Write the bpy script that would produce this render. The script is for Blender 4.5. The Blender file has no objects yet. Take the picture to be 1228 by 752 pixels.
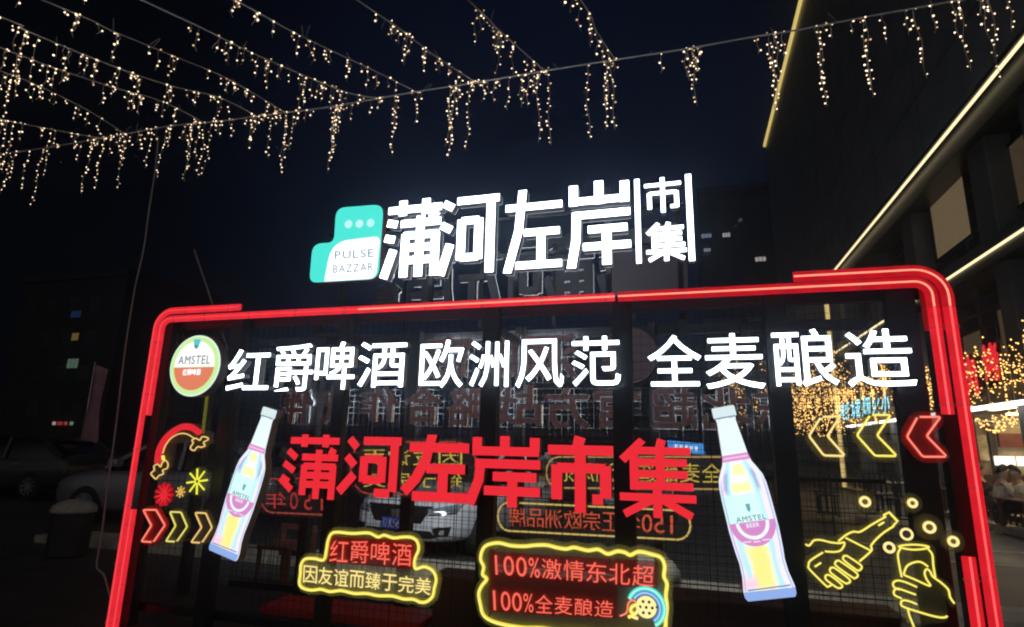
import bpy, bmesh, math, random
from mathutils import Vector, Matrix
from mathutils.bvhtree import BVHTree
from mathutils.geometry import tessellate_polygon
R_ = math.radians
rng = random.Random(11)
S = bpy.context.scene
COL = S.collection

# ------------------------------------------------------------------ camera
CAM = Vector((0.0, -4.0, 1.5)); FPX = 700.0
YAW, PITCH, ROLL = R_(-16.678), R_(12.699), R_(1.258)
def axes():
    f = Vector((math.sin(YAW)*math.cos(PITCH), math.cos(YAW)*math.cos(PITCH), math.sin(PITCH)))
    r = Vector((math.cos(YAW), -math.sin(YAW), 0)); u = r.cross(f)
    return r*math.cos(ROLL)+u*math.sin(ROLL), -r*math.sin(ROLL)+u*math.cos(ROLL), f
AR, AU, AF = axes()
cd = bpy.data.cameras.new('camera'); cam = bpy.data.objects.new('camera', cd); COL.objects.link(cam)
m = Matrix((AR, AU, -AF)).transposed().to_4x4(); m.translation = CAM
cam.matrix_world = m
cd.sensor_width = 36; cd.sensor_fit = 'HORIZONTAL'; cd.lens = FPX/1228*36
cd.clip_start = 0.05; cd.clip_end = 1500
S.camera = cam

# ------------------------------------------------------------------ world
W = bpy.data.worlds.new('World'); S.world = W; W.use_nodes = True
nt = W.node_tree; nt.nodes.clear()
wo = nt.nodes.new('ShaderNodeOutputWorld'); bg = nt.nodes.new('ShaderNodeBackground')
tc = nt.nodes.new('ShaderNodeTexCoord'); sp = nt.nodes.new('ShaderNodeSeparateXYZ'); rp = nt.nodes.new('ShaderNodeValToRGB')
nt.links.new(tc.outputs['Generated'], sp.inputs[0]); nt.links.new(sp.outputs['Z'], rp.inputs[0])
nt.links.new(rp.outputs[0], bg.inputs[0]); nt.links.new(bg.outputs[0], wo.inputs[0])
e = rp.color_ramp.elements
e[0].position = 0.0; e[0].color = (0.0016, 0.0018, 0.0028, 1)
e[1].position = 0.8; e[1].color = (0.0006, 0.0007, 0.0014, 1)
x = e.new(0.35); x.color = (0.0010, 0.0012, 0.0024, 1)
def sky_glow(direction, lo, hi, col):
    # adds a soft bright patch to the sky colour around one direction
    d = nt.nodes.new('ShaderNodeVectorMath'); d.operation = 'DOT_PRODUCT'; d.inputs[1].default_value = Vector(direction).normalized()
    nm_ = nt.nodes.new('ShaderNodeVectorMath'); nm_.operation = 'NORMALIZE'
    nt.links.new(tc.outputs['Generated'], nm_.inputs[0]); nt.links.new(nm_.outputs[0], d.inputs[0])
    mr_ = nt.nodes.new('ShaderNodeMapRange'); mr_.interpolation_type = 'SMOOTHERSTEP'; mr_.inputs[1].default_value = lo; mr_.inputs[2].default_value = hi
    nt.links.new(d.outputs['Value'], mr_.inputs[0])
    mx_ = nt.nodes.new('ShaderNodeMix'); mx_.data_type = 'RGBA'; mx_.blend_type = 'ADD'; mx_.clamp_factor = False
    src = bg.inputs[0].links[0].from_socket
    nt.links.new(mr_.outputs[0], mx_.inputs[0]); nt.links.new(src, mx_.inputs[6]); mx_.inputs[7].default_value = (*col, 1)
    nt.links.new(mx_.outputs[2], bg.inputs[0])
sky_glow(AF+AU*.20+AR*.06, .80, 1.0, (0.0020, 0.0034, 0.0105))  # camera bloom round the sign, painted into the sky colour
sky_glow((.15, -1, .25), .15, 1.0, (0.10, 0.095, 0.090))      # unseen glow added behind the viewer as soft fill for the scene
bg.inputs[1].default_value = 1.0
S.view_settings.view_transform = 'Standard'; S.view_settings.look = 'None'
S.view_settings.exposure = 0; S.view_settings.gamma = 1
S.render.engine = 'CYCLES'
S.cycles.use_denoising = True
S.cycles.max_bounces = 6; S.cycles.transparent_max_bounces = 24
S.cycles.sample_clamp_indirect = 3.0; S.cycles.filter_width = 2.1

# ------------------------------------------------------------------ pixel <-> world (photo pixels, real planes)
def ray(px, py): return AF*FPX + AR*(px-614) - AU*(py-376)
def PY(px, py, Y=0.0):
    d = ray(px, py); return CAM + d*((Y-CAM.y)/d.y)
def PX(px, py, X):
    d = ray(px, py); return CAM + d*((X-CAM.x)/d.x)
def PZ(px, py, Z=0.0):
    d = ray(px, py); return CAM + d*((Z-CAM.z)/d.z)

# ------------------------------------------------------------------ materials
MATS = {}
def mat(name, col, rough=.6, metal=0, noise=0.0, nscale=8, bump=0.0, spec=.5, col2=None, coat=0):
    if name in MATS: return MATS[name]
    M = bpy.data.materials.new(name); M.use_nodes = True; MATS[name] = M
    n = M.node_tree; b = n.nodes['Principled BSDF']
    b.inputs['Base Color'].default_value = (*col, 1); b.inputs['Roughness'].default_value = rough
    b.inputs['Metallic'].default_value = metal; b.inputs['Specular IOR Level'].default_value = spec
    b.inputs['Coat Weight'].default_value = coat
    if noise or bump:
        t = n.nodes.new('ShaderNodeTexCoord'); N = n.nodes.new('ShaderNodeTexNoise')
        N.inputs['Scale'].default_value = nscale; N.inputs['Detail'].default_value = 8; N.inputs['Roughness'].default_value = .65
        n.links.new(t.outputs['Object'], N.inputs['Vector'])
        if noise:
            c = n.nodes.new('ShaderNodeValToRGB'); n.links.new(N.outputs['Fac'], c.inputs[0])
            c.color_ramp.elements[0].position = .3; c.color_ramp.elements[1].position = .7
            lo = col2 or tuple(v*(1-noise) for v in col)
            c.color_ramp.elements[0].color = (*lo, 1); c.color_ramp.elements[1].color = (*[min(1, v*(1+noise*.6)) for v in col], 1)
            n.links.new(c.outputs[0], b.inputs['Base Color'])
        if bump:
            B = n.nodes.new('ShaderNodeBump'); B.inputs['Strength'].default_value = bump; B.inputs['Distance'].default_value = .01
            n.links.new(N.outputs['Fac'], B.inputs['Height']); n.links.new(B.outputs[0], b.inputs['Normal'])
    return M
def emit(name, col, s=1.0, sample=True, vary=0):
    if name in MATS: return MATS[name]
    M = bpy.data.materials.new(name); M.use_nodes = True; MATS[name] = M
    n = M.node_tree; n.nodes.clear()
    o = n.nodes.new('ShaderNodeOutputMaterial'); E_ = n.nodes.new('ShaderNodeEmission')
    E_.inputs[0].default_value = (*col, 1); E_.inputs[1].default_value = s
    n.links.new(E_.outputs[0], o.inputs[0])
    if vary:
        t = n.nodes.new('ShaderNodeTexCoord'); N = n.nodes.new('ShaderNodeTexNoise'); N.inputs['Scale'].default_value = 9
        mr = n.nodes.new('ShaderNodeMapRange'); mr.inputs[1].default_value = .3; mr.inputs[2].default_value = .7
        mr.inputs[3].default_value = s*(1-vary); mr.inputs[4].default_value = s*(1+vary)
        n.links.new(t.outputs['Object'], N.inputs['Vector']); n.links.new(N.outputs['Fac'], mr.inputs[0]); n.links.new(mr.outputs[0], E_.inputs[1])
    if not sample: M.cycles.emission_sampling = 'NONE'
    return M
def acrylic(name, col, opac):
    if name in MATS: return MATS[name]
    M = bpy.data.materials.new(name); M.use_nodes = True; MATS[name] = M
    n = M.node_tree; n.nodes.clear()
    o = n.nodes.new('ShaderNodeOutputMaterial'); mx = n.nodes.new('ShaderNodeMixShader')
    t = n.nodes.new('ShaderNodeBsdfTransparent'); p = n.nodes.new('ShaderNodeBsdfPrincipled')
    p.inputs['Base Color'].default_value = (*col, 1); p.inputs['Roughness'].default_value = .25
    mx.inputs[0].default_value = opac
    n.links.new(t.outputs[0], mx.inputs[1]); n.links.new(p.outputs[0], mx.inputs[2]); n.links.new(mx.outputs[0], o.inputs[0])
    return M
def glass(name, tint=(.9, .95, 1), opac=.25):
    if name in MATS: return MATS[name]
    M = bpy.data.materials.new(name); M.use_nodes = True; MATS[name] = M
    n = M.node_tree; n.nodes.clear()
    o = n.nodes.new('ShaderNodeOutputMaterial'); mx = n.nodes.new('ShaderNodeMixShader')
    t = n.nodes.new('ShaderNodeBsdfTransparent'); g = n.nodes.new('ShaderNodeBsdfGlossy'); g.inputs['Roughness'].default_value = .03
    t.inputs[0].default_value = (*tint, 1)
    f = n.nodes.new('ShaderNodeFresnel'); f.inputs[0].default_value = 1.45
    n.links.new(f.outputs[0], mx.inputs[0]); n.links.new(t.outputs[0], mx.inputs[1]); n.links.new(g.outputs[0], mx.inputs[2]); n.links.new(mx.outputs[0], o.inputs[0])
    return M

STEEL = mat('black_painted_steel', (.010, .0105, .012), .42, .0, .5, 6, .05)
ALU = mat('aluminium', (.55, .56, .58), .35, .9, .2, 20)
WIREM = mat('black_wire', (.012, .012, .013), .5)
CABLE = mat('pale_plastic_cable', (.80, .82, .86), .45)
DARKCABLE = mat('grey_cable', (.50, .48, .46), .6)
RED = emit('red_neon', (.80, .022, .036), 1.0, vary=.10)
REDD = emit('red_neon_deep', (.50, .007, .014), 1.0, vary=.16); RED2 = emit('red_neon_right', (.68, .012, .022), 1.0, vary=.12)
REDLET = emit('red_letter_face', (.86, .026, .040), 1.0)
CORE = emit('hot_neon_core', (1.0, .30, .20), 1.35)
CORER = emit('rose_neon_core', (1.0, .10, .10), 1.25)
WHITE = emit('white_lit_face', (.78, .88, 1.0), 6.5)
BACKFILL = emit('added_white_back_glow', (.78, .88, 1.0), 2.2); STREETLIT = emit('white_street_face', (.85, .93, 1.0), 55.0)  # glow added on front letter backs to brighten the booth inside
WHITE2 = emit('white_lit_panel', (.90, .95, 1.0), 1.5)
CYAN = emit('turquoise_lit_face', (.075, .80, .68), 1.05)
YEL = emit('yellow_neon', (1.0, .84, .085), 1.08)
YELP = emit('pale_yellow_neon', (1.0, .80, .27), 1.2)
GOLD = emit('amber_neon', (.95, .56, .13), .9)
PINK = emit('pink_red_neon', (1.0, .15, .10), 1.15)
BULB = emit('warm_led', (1.0, .74, .47), 3.0, sample=False)
BULBG = emit('amber_led', (1.0, .54, .15), 2.8)
STRIP = emit('warm_led_strip', (1.0, .80, .46), 1.5)
BODY = mat('letter_return_grey', (.50, .49, .50), .4, .4, .2, 12)
ACR_Y = acrylic('clear_acrylic', (.8, .8, .75), .22)
ACR_R = acrylic('frosted_red_acrylic', (.75, .35, .30), .42)
BROWNF = mat('maroon_letter_back', (.40, .20, .17), .5, .2, .3, 10)

# ------------------------------------------------------------------ mesh helpers
def link(name, me, material=None, parent=None):
    o = bpy.data.objects.new(name, me); COL.objects.link(o)
    if material:
        for mm in (material if isinstance(material, (list, tuple)) else [material]): me.materials.append(mm)
    if parent: o.parent = parent
    return o
def thing(name, label, cat, loc=(0, 0, 0), group=None, kind=None, rz=0):
    o = bpy.data.objects.new(name, None); COL.objects.link(o); o.empty_display_size = .1
    o.location = loc; o.rotation_euler.z = rz
    o['label'] = label; o['category'] = cat
    if group: o['group'] = group
    if kind: o['kind'] = kind
    return o
def tag(o, label, cat, group=None, kind=None):
    o['label'] = label; o['category'] = cat
    if group: o['group'] = group
    if kind: o['kind'] = kind
    return o
class MB:
    """collects geometry in world space; build() stores it relative to its thing"""
    def __init__(s): s.v = []; s.f = []; s.mi = []
    def add(s, vs, fs, mi=0):
        b = len(s.v); s.v += [Vector(v) for v in vs]; s.f += [tuple(i+b for i in f) for f in fs]; s.mi += [mi]*len(fs); return s
    def box(s, a, b, mi=0):
        (x0, y0, z0), (x1, y1, z1) = a, b
        return s.add([(x0,y0,z0),(x1,y0,z0),(x1,y1,z0),(x0,y1,z0),(x0,y0,z1),(x1,y0,z1),(x1,y1,z1),(x0,y1,z1)],
                     [(0,3,2,1),(4,5,6,7),(0,1,5,4),(1,2,6,5),(2,3,7,6),(3,0,4,7)], mi)
    def bar(s, p, q, w, h=None, mi=0, up=Vector((0, 0, 1))):
        p, q = Vector(p), Vector(q); h = h or w; d = (q-p).normalized()
        a = d.cross(up)
        if a.length < .01: a = d.cross(Vector((0, 1, 0)))
        a.normalize(); b = a.cross(d)
        vs = [c+a*(sx*w/2)+b*(sy*h/2) for c in (p, q) for sx, sy in ((-1,-1),(1,-1),(1,1),(-1,1))]
        return s.add(vs, [(0,3,2,1),(4,5,6,7),(0,1,5,4),(1,2,6,5),(2,3,7,6),(3,0,4,7)], mi)
    def tube(s, pts, r, n=8, closed=False, mi=0, sy=1.0, N=None):
        pts = [Vector(p) for p in pts]
        if closed and (pts[0]-pts[-1]).length < 1e-6: pts = pts[:-1]
        k = len(pts); rings = []; ref = N or Vector((0, 1, 0)); rr = r if isinstance(r, (list, tuple)) else [r]*k
        for i in range(k):
            a = pts[(i-1) % k] if (closed or i > 0) else pts[i]
            b = pts[(i+1) % k] if (closed or i < k-1) else pts[i]
            t = (b-a)
            if t.length < 1e-9: t = Vector((1, 0, 0))
            t.normalize(); u = ref.cross(t)
            if u.length < .05: u = Vector((1, 0, 0)).cross(t)
            u.normalize(); w = t.cross(u)
            sc = 1.0
            if 0 < i < k-1 or closed:
                c = (pts[i]-a).normalized().dot((b-pts[i]).normalized()); sc = 1/max(.6, math.sqrt(max(0, (1+c)/2)))
            rings.append([pts[i]+u*(rr[i]*sc*math.cos(2*math.pi*j/n))+w*(rr[i]*sy*math.sin(2*math.pi*j/n)) for j in range(n)])
        vs = [v for g in rings for v in g]; fs = []
        for i in range(k if closed else k-1):
            i2 = (i+1) % k
            for j in range(n):
                fs.append((i*n+j, i*n+(j+1) % n, i2*n+(j+1) % n, i2*n+j))
        if not closed:
            fs.append(tuple(range(n))[::-1]); fs.append(tuple((k-1)*n+j for j in range(n)))
        return s.add(vs, fs, mi)
    def prism(s, poly, dv, mi=0, mside=None):
        """poly: 3D planar points (counter-clockwise seen from the front), extruded by dv"""
        poly = [Vector(p) for p in poly]; n = len(poly); dv = Vector(dv)
        b = len(s.v); s.v += poly+[p+dv for p in poly]
        tr = tessellate_polygon([poly])
        nrm = Vector((0, 0, 0))
        for i in range(n): nrm += poly[i].cross(poly[(i+1) % n])
        for t in tr:
            a, c, d = (poly[i] for i in t)
            if (c-a).cross(d-a).dot(nrm) < 0: t = (t[0], t[2], t[1])
            s.f.append(tuple(b+i for i in t)); s.f.append(tuple(b+n+i for i in reversed(t))); s.mi += [mi, mi]
        for i in range(n):
            j = (i+1) % n; s.f.append((b+i, b+n+i, b+n+j, b+j)); s.mi.append(mi if mside is None else mside)
        return s
    def cyl(s, c, r, h, n=24, axis='z', r2=None, mi=0):
        r2 = r if r2 is None else r2; c = Vector(c); vs = []
        for k, rad in ((0, r), (1, r2)):
            for j in range(n):
                a = 2*math.pi*j/n; p, q = rad*math.cos(a), rad*math.sin(a)
                vs.append(c+Vector({'z': (p, q, h*k), 'y': (p, h*k, q), 'x': (h*k, p, q)}[axis]))
        fs = [(j, (j+1) % n, n+(j+1) % n, n+j) for j in range(n)]+[tuple(range(n))[::-1], tuple(range(n, 2*n))]
        return s.add(vs, fs, mi)
    def lathe(s, c, prof, n=24, mi=0):
        c = Vector(c); vs = [c+Vector((r*math.cos(2*math.pi*j/n), r*math.sin(2*math.pi*j/n), z)) for r, z in prof for j in range(n)]
        fs = [(i*n+j, i*n+(j+1) % n, (i+1)*n+(j+1) % n, (i+1)*n+j) for i in range(len(prof)-1) for j in range(n)]
        fs += [tuple(range(n))[::-1], tuple((len(prof)-1)*n+j for j in range(n))]
        return s.add(vs, fs, mi)
    def build(s, name, material, parent=None, smooth=False, bevel=0):
        off = Vector(parent.location) if parent else Vector((0, 0, 0))
        q = parent
        while q is not None and q.parent is not None:
            q = q.parent; off = off+Vector(q.location)
        me = bpy.data.meshes.new(name); me.from_pydata([tuple(v-off) for v in s.v], [], s.f)
        o = link(name, me, material, parent)
        if any(s.mi): me.polygons.foreach_set('material_index', s.mi)
        if smooth: me.polygons.foreach_set('use_smooth', [True]*len(me.polygons))
        me.update()
        if bevel:
            mod = o.modifiers.new('bevel', 'BEVEL'); mod.width = bevel; mod.segments = 2; mod.limit_method = 'ANGLE'
        return o

def smooth_path(pts, closed=False, n=4):
    """Catmull-Rom through the points"""
    P = [Vector(p) for p in pts]; k = len(P); out = []
    for i in range(k if closed else k-1):
        if closed: p0, p1, p2, p3 = P[i-1], P[i], P[(i+1) % k], P[(i+2) % k]
        else: p0, p1, p2, p3 = P[max(i-1, 0)], P[i], P[i+1], P[min(i+2, k-1)]
        for j in range(n):
            t = j/n
            out.append(.5*((2*p1)+(p2-p0)*t+(2*p0-5*p1+4*p2-p3)*t*t+(3*p1-p0-3*p2+p3)*t**3))
    if not closed: out.append(P[-1])
    return out

# ------------------------------------------------------------------ lettering
GL = {}
_fc = bpy.data.curves.new('lettering', 'FONT'); _fo = bpy.data.objects.new('lettering', _fc)
def glyph(ch, off=0.0, res=3):
    """flat outline mesh of a character from Blender's built-in face: (verts2d, faces, bbox)"""
    k = (ch, off, res)
    if k in GL: return GL[k]
    if _fo.name not in COL.objects: COL.objects.link(_fo)
    _fc.body = ch; _fc.offset = off; _fc.resolution_u = res; _fc.fill_mode = 'BOTH'
    dg = bpy.context.evaluated_depsgraph_get(); dg.update()
    ev = _fo.evaluated_get(dg); me = ev.to_mesh()
    vs = [(v.co.x, v.co.y) for v in me.vertices]; fs = [tuple(p.vertices) for p in me.polygons]
    ev.to_mesh_clear()
    xs = [v[0] for v in vs] or [0, 1]; ys = [v[1] for v in vs] or [0, 1]
    GL[k] = (vs, fs, (min(xs), max(xs), min(ys), max(ys))); return GL[k]
def quadmap(q):
    """q: world points TL TR BL BR -> f(u, v) with v up"""
    TL, TR, BL, BR = [Vector(p) for p in q]
    return lambda u, v: (BL*(1-u)+BR*u)*(1-v)+(TL*(1-u)+TR*u)*v
def box_map(px0, py0, px1, py1, Y):
    """upright rectangle on the plane Y from a photo-pixel box"""
    mx, my = (px0+px1)/2, (py0+py1)/2
    x0, x1 = PY(px0, my, Y).x, PY(px1, my, Y).x; z1, z0 = PY(mx, py0, Y).z, PY(mx, py1, Y).z
    return (Vector((x0, Y, z1)), Vector((x1, Y, z1)), Vector((x0, Y, z0)), Vector((x1, Y, z0)))
def flat_to_solid(vs3, fs, dv):
    """faces -> front + back + walls; returns (verts, faces)"""
    n = len(vs3); ed = {}
    for f in fs:
        for i in range(len(f)):
            a, b = f[i], f[(i+1) % len(f)]
            ed[(a, b)] = ed.get((a, b), 0)+1
    V = list(vs3)+[v+dv for v in vs3]; F = [tuple(f) for f in fs]+[tuple(n+i for i in reversed(f)) for f in fs]
    for (a, b) in ed:
        if (b, a) not in ed: F.append((a, n+a, n+b, b))
    return V, F
SHIFT = [(0, 0)]+[(math.cos(k*math.pi/4), math.sin(k*math.pi/4)) for k in range(8)]
def bold_map(ch, q, bold, flip=False):
    """glyph fitted to quad q with room for a stroke fattened by `bold` (share of the height); returns copies of the outline"""
    vs, fs, bb = glyph(ch); F = quadmap(q)
    H_ = (Vector(q[0])-Vector(q[2])).length; W_ = (Vector(q[1])-Vector(q[0])).length
    bu, bv = bold*H_/W_, bold
    out = []
    for k, (sx, sy) in enumerate(SHIFT if bold else SHIFT[:1]):
        pts = []
        for v in vs:
            u = bu+(1-2*bu)*(v[0]-bb[0])/(bb[1]-bb[0])+sx*bu; t = bv+(1-2*bv)*(v[1]-bb[2])/(bb[3]-bb[2])+sy*bv
            pts.append(F(1-u if flip else u, t))
        out.append(pts)
    return out, fs
def letter(name, ch, q, parent, face, body, depth=.05, bold=0.0, n_front=Vector((0, -1, 0)), flip=False, backfill=None):
    """channel letter: body (part) with lit face (sub-part); q = TL TR BL BR quad"""
    cps, fs = bold_map(ch, q, bold, flip)
    m = MB()
    for k, pts in enumerate(cps):
        V, Fc = flat_to_solid([v+n_front*(.0002*k) for v in pts], fs, -n_front*depth); m.add(V, Fc)
    o = m.build(name, body, parent)
    if face:
        m = MB()
        for k, pts in enumerate(cps): m.add([v+n_front*(.005+.0002*k) for v in pts], fs)
        m.build('lit_face', face, o)
    if backfill:
        m = MB(); m.add([v-n_front*(depth+.002) for v in cps[0]], fs); m.build('added_back_glow', backfill, o)  # glowing sheet added behind the letter as fill
    return o
def line_text(txt, q, flip=False, bold=0.0):
    """MB with a whole line of thin lettering laid into quad q"""
    F = quadmap(q); m = MB(); adv = [.4 if ch == ' ' else (.60 if ord(ch) < 128 else 1.0) for ch in txt]
    if all(ord(ch) < 128 for ch in txt): adv = [glyph(ch)[2][1]+.10 for ch in txt]
    T = sum(adv); x = 0; asp = (Vector(q[1])-Vector(q[0])).length/(Vector(q[0])-Vector(q[2])).length
    for ch, a in zip(txt, adv):
        if ch != ' ':
            vs, fs, bb = glyph(ch); cjk = ord(ch) >= 128; gw = bb[1]-bb[0]; gh = bb[3]-bb[2]
            if cjk: w_ = .90*a
            else: w_ = min(.86*a, gw/max(gh, .3)*.9*T/asp if not all(ord(k) < 128 for k in txt) else gw)
            for k, (sx, sy) in enumerate(SHIFT if bold else SHIFT[:1]):
                pts = []
                for v in vs:
                    u = (x+a/2+w_*((v[0]-bb[0])/gw-.5))/T+sx*bold/asp; t = .03+.94*(v[1]-bb[2])/gh+sy*bold
                    pts.append(F(1-u if flip else u, t)+Vector((0, -.0002*k, 0)))
                m.add(pts, fs)
        x += a
    return m
# hand-drawn stroke characters (x, y in 0..1, y up) for the heavy display lettering
HT = {
 '蒲': [((.03,.88),(1,.88)),((.30,.80),(.30,1)),((.72,.80),(.72,1)),((.03,.72),(.21,.69)),((.0,.52),(.18,.49)),((.02,.0),(.17,.36)),
       ((.28,.69),(1,.69)),((.64,0),(.64,.78)),((.80,.80),(.95,.75)),((.34,.53),(.97,.53)),((.38,0),(.38,.55)),((.92,0),(.92,.55)),((.38,.37),(.92,.37)),((.38,.21),(.92,.21))],
 '河': [((.03,.91),(.2,.84)),((.0,.63),(.18,.56)),((.02,0),(.17,.38)),((.27,.92),(1,.92)),((.86,0),(.86,.92)),((.36,.17),(.36,.68)),((.36,.66),(.66,.66)),((.66,.17),(.66,.68)),((.36,.20),(.66,.20))],
 '左': [((0,.80),(1,.80)),((.30,1),(.24,.5),(.06,0)),((.34,.47),(.96,.47)),((.64,.05),(.64,.47)),((.20,.065),(1,.065))],
 '岸': [((.08,.72),(.08,.97)),((.5,.72),(.5,1)),((.92,.72),(.92,.97)),((.02,.77),(.98,.77)),((.06,.60),(1,.60)),((.13,.6),(.12,.3),(.05,0)),((.32,.42),(.95,.42)),((.24,.22),(1,.22)),((.62,0),(.62,.42))],
 '市': [((.5,.8),(.5,1)),((0,.80),(1,.80)),((.5,0),(.5,.8)),((.13,.12),(.13,.58)),((.13,.56),(.87,.56)),((.87,.12),(.87,.58)),((.70,.155),(.87,.155))],
 '集': [((.32,1),(.04,.72)),((.20,.34),(.20,.82)),((.58,1),(.53,.84)),((.20,.85),(.95,.85)),((.20,.70),(.90,.70)),((.20,.55),(.90,.55)),((.20,.40),(.97,.40)),((.55,.36),(.55,.88)),((0,.25),(1,.25)),((.5,0),(.5,.40)),((.46,.24),(.06,.03)),((.54,.24),(.94,.03))],
}
HR = dict(HT)
HR['蒲'] = [((.12,.90),(1,.90)),((.38,.80),(.38,1)),((.76,.80),(.76,1)),((.10,.74),(.26,.62)),((.04,.54),(.24,.42)),((.02,.32),(.16,.24)),((.0,.30),(.22,.12)),
       ((.36,.64),(1,.64)),((.66,0),(.66,.76)),((.84,.76),(.95,.70)),((.40,.50),(.97,.50)),((.42,.05),(.42,.52)),((.93,.0),(.93,.52)),((.42,.36),(.93,.36)),((.42,.22),(.93,.22))]
HR['河'] = [((.17,.95),(.30,.80)),((.14,.66),(.28,.50)),((.05,.06),(.28,.36)),((.40,.92),(1,.92)),((.90,.10),(.90,.94)),((.62,.07),(.86,.07)),((.43,.24),(.43,.66)),((.43,.62),(.72,.62)),((.72,.24),(.72,.66)),((.43,.28),(.72,.28))]
HR['左'] = [((.08,.82),(1,.82)),((.42,1),(.34,.62),(.20,.34),(.05,.16)),((.36,.50),(.95,.50)),((.62,.05),(.62,.5)),((.16,.075),(1,.075))]
HR['岸'] = [((.10,.78),(.10,.98)),((.5,.78),(.5,1)),((.92,.78),(.92,.98)),((.04,.78),(.98,.78)),((.08,.60),(1,.60)),((.16,.6),(.14,.36),(.03,.05)),((.34,.42),(.95,.42)),((.22,.22),(1,.22)),((.62,0),(.62,.42))]
HR['市'] = [((.46,.86),(.5,1)),((0,.82),(1,.82)),((.5,0),(.5,.82)),((.14,.16),(.14,.62)),((.14,.58),(.88,.58)),((.88,.2),(.88,.62)),((.68,.18),(.84,.18))]
def stroke_letter(name, ch, q, parent, face, body, width=.13, depth=.06, table=HT, flip=False, nf=Vector((0, -1, 0)), backfill=None):
    F = quadmap(q); W_ = (Vector(q[1])-Vector(q[0])).length; H_ = (Vector(q[0])-Vector(q[2])).length
    mb, mf = MB(), MB(); k = 0
    for st in table[ch]:
        for a, b in zip(st, st[1:]):
            ax, ay, bx, by = a[0]*W_, a[1]*H_, b[0]*W_, b[1]*H_
            d = Vector((bx-ax, by-ay)); L = d.length; d /= L
            horiz = abs(d.x) > abs(d.y)
            wd = width*min(W_, H_)*(.92 if horiz else 1.05)
            p = Vector((-d.y, d.x))*wd/2
            if len(st) > 2: e0 = d*wd*.25
            else: e0 = Vector((0, 0))
            A = Vector((ax, ay))-e0; B = Vector((bx, by))+e0
            c = [A+p, A-p, B-p, B+p]
            pts = []
            for v in c:
                u, t = v.x/W_, v.y/H_
                if not horiz or abs(d.x*d.y) > .05: t = min(1.02, max(-.02, t))
                pts.append(F(1-u if flip else u, t))
            z = nf*(.0004*k); k += 1
            ar = Vector((0, 0, 0))
            for i in range(4): ar += pts[i].cross(pts[(i+1) % 4])
            if ar.dot(nf) < 0: pts.reverse()
            mb.prism([v+z for v in pts], -nf*depth)
            mf.add([v+nf*.003+z for v in pts], [(0, 1, 2, 3)])
    o = mb.build(name, body, parent)
    if face: mf.build('lit_face', face, o)
    if backfill:
        m2 = MB(); m2.add([v-nf*(depth+.0055) for v in mf.v], mf.f); m2.build('added_back_glow', backfill, o)  # added glow behind the strokes, fills the booth with light
    return o

# ================================================================== SETTING
def structure(name, m, material, **k):
    o = m.build(name, material, **k); o['kind'] = 'structure'; return o
ASPH = mat('asphalt', (.080, .077, .073), .62, 0, .45, 3.0, .5, .5)
def wetroad():
    M = ASPH; n = M.node_tree; b = n.nodes['Principled BSDF']
    t = n.nodes.new('ShaderNodeTexCoord'); N = n.nodes.new('ShaderNodeTexNoise'); N.inputs['Scale'].default_value = .5
    mr = n.nodes.new('ShaderNodeMapRange'); mr.inputs[3].default_value = .35; mr.inputs[4].default_value = .75
    n.links.new(t.outputs['Object'], N.inputs['Vector']); n.links.new(N.outputs['Fac'], mr.inputs[0]); n.links.new(mr.outputs[0], b.inputs['Roughness'])
wetroad()
m = MB(); m.add([(-300,-60,0),(300,-60,0),(300,500,0),(-300,500,0)], [(0,1,2,3)]); structure('ground', m, ASPH)
PAVE = mat('pale_paving', (.50, .45, .36), .7, 0, .4, 5, .3)
m = MB()   # paved kerb strip behind the booth
x0, x1 = -9.0, 3.4
k = 0; xx = x0
while xx < x1:
    m.box((xx, 2.55, .0), (min(xx+.78, x1), 3.15, .10+.002*rng.random())); xx += .79
structure('kerb', m, PAVE, bevel=.012)
m = MB(); m.box((5.95, 4, .004), (12, 60, .13)); structure('pavement', m, PAVE)
m = MB()
for yy in (6.35, 7.75, 10.6):
    m.add([(1.0, yy, .004), (5.9, yy, .004), (5.9, yy+.10, .004), (1.0, yy+.10, .004)], [(0, 1, 2, 3)])
structure('road_marking', m, mat('worn_white_paint', (.62, .60, .56), .6, 0, .5, 14))

# ------------------------------------------------------------------ commercial building on the right (facade runs along +Y at x = 6)
XF = 6.0
t = thing('commercial_building', 'tall dark office building on the right, its edges traced with warm light strips', 'building', (XF, 20, 0))
WALL = mat('dark_grey_cladding', (.34, .34, .35), .5, .2, .3, 1.2)
WALLP = mat('charcoal_panel', (.05, .053, .06), .35, .3, .3, 2)
COLM = mat('grey_stone_pilaster', (.11, .115, .125), .5, 0, .3, 1.5, .1)
z1 = PX(1110, 192, XF).z      # strip 2 height
z2 = PX(1190, 292, XF).z      # strip 3 height
z3 = PX(935, 110, XF).z
yA = PX(990, 345, XF).y; yB = PX(919, 185, XF).y
m = MB(); m.box((XF, -1, z1+.25), (XF+12, yB, z3-.05))
m.build('upper_wall', WALL, t)
m = MB()
for zz in (1.5, 3.0, 4.5, 6.0, 7.5, 9.0, 10.5, 12.0, 13.5):
    m.box((XF-.006, -1, z1+.25+zz), (XF-.001, yB, z1+.262+zz))
for k in range(12):
    m.box((XF-.006, 1+k*3.6, z1+.26), (XF-.001, 1.012+k*3.6, z3-.06))
m.build('cladding_joint', WALLP, t)
m = MB(); m.box((XF+.1, -1, z1-.55), (XF+12, yA, z1+.22)); m.build('upper_fascia', WALLP, t)
m = MB(); m.box((XF-.06, -1, z1-.032), (XF-.005, yA, z1+.005)); m.build('light_strip', STRIP, t)
m = MB(); m.box((XF-.10, -1, z1+.008), (XF+.098, yA, z1+.10)); m.build('strip_housing', STEEL, t)
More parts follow.
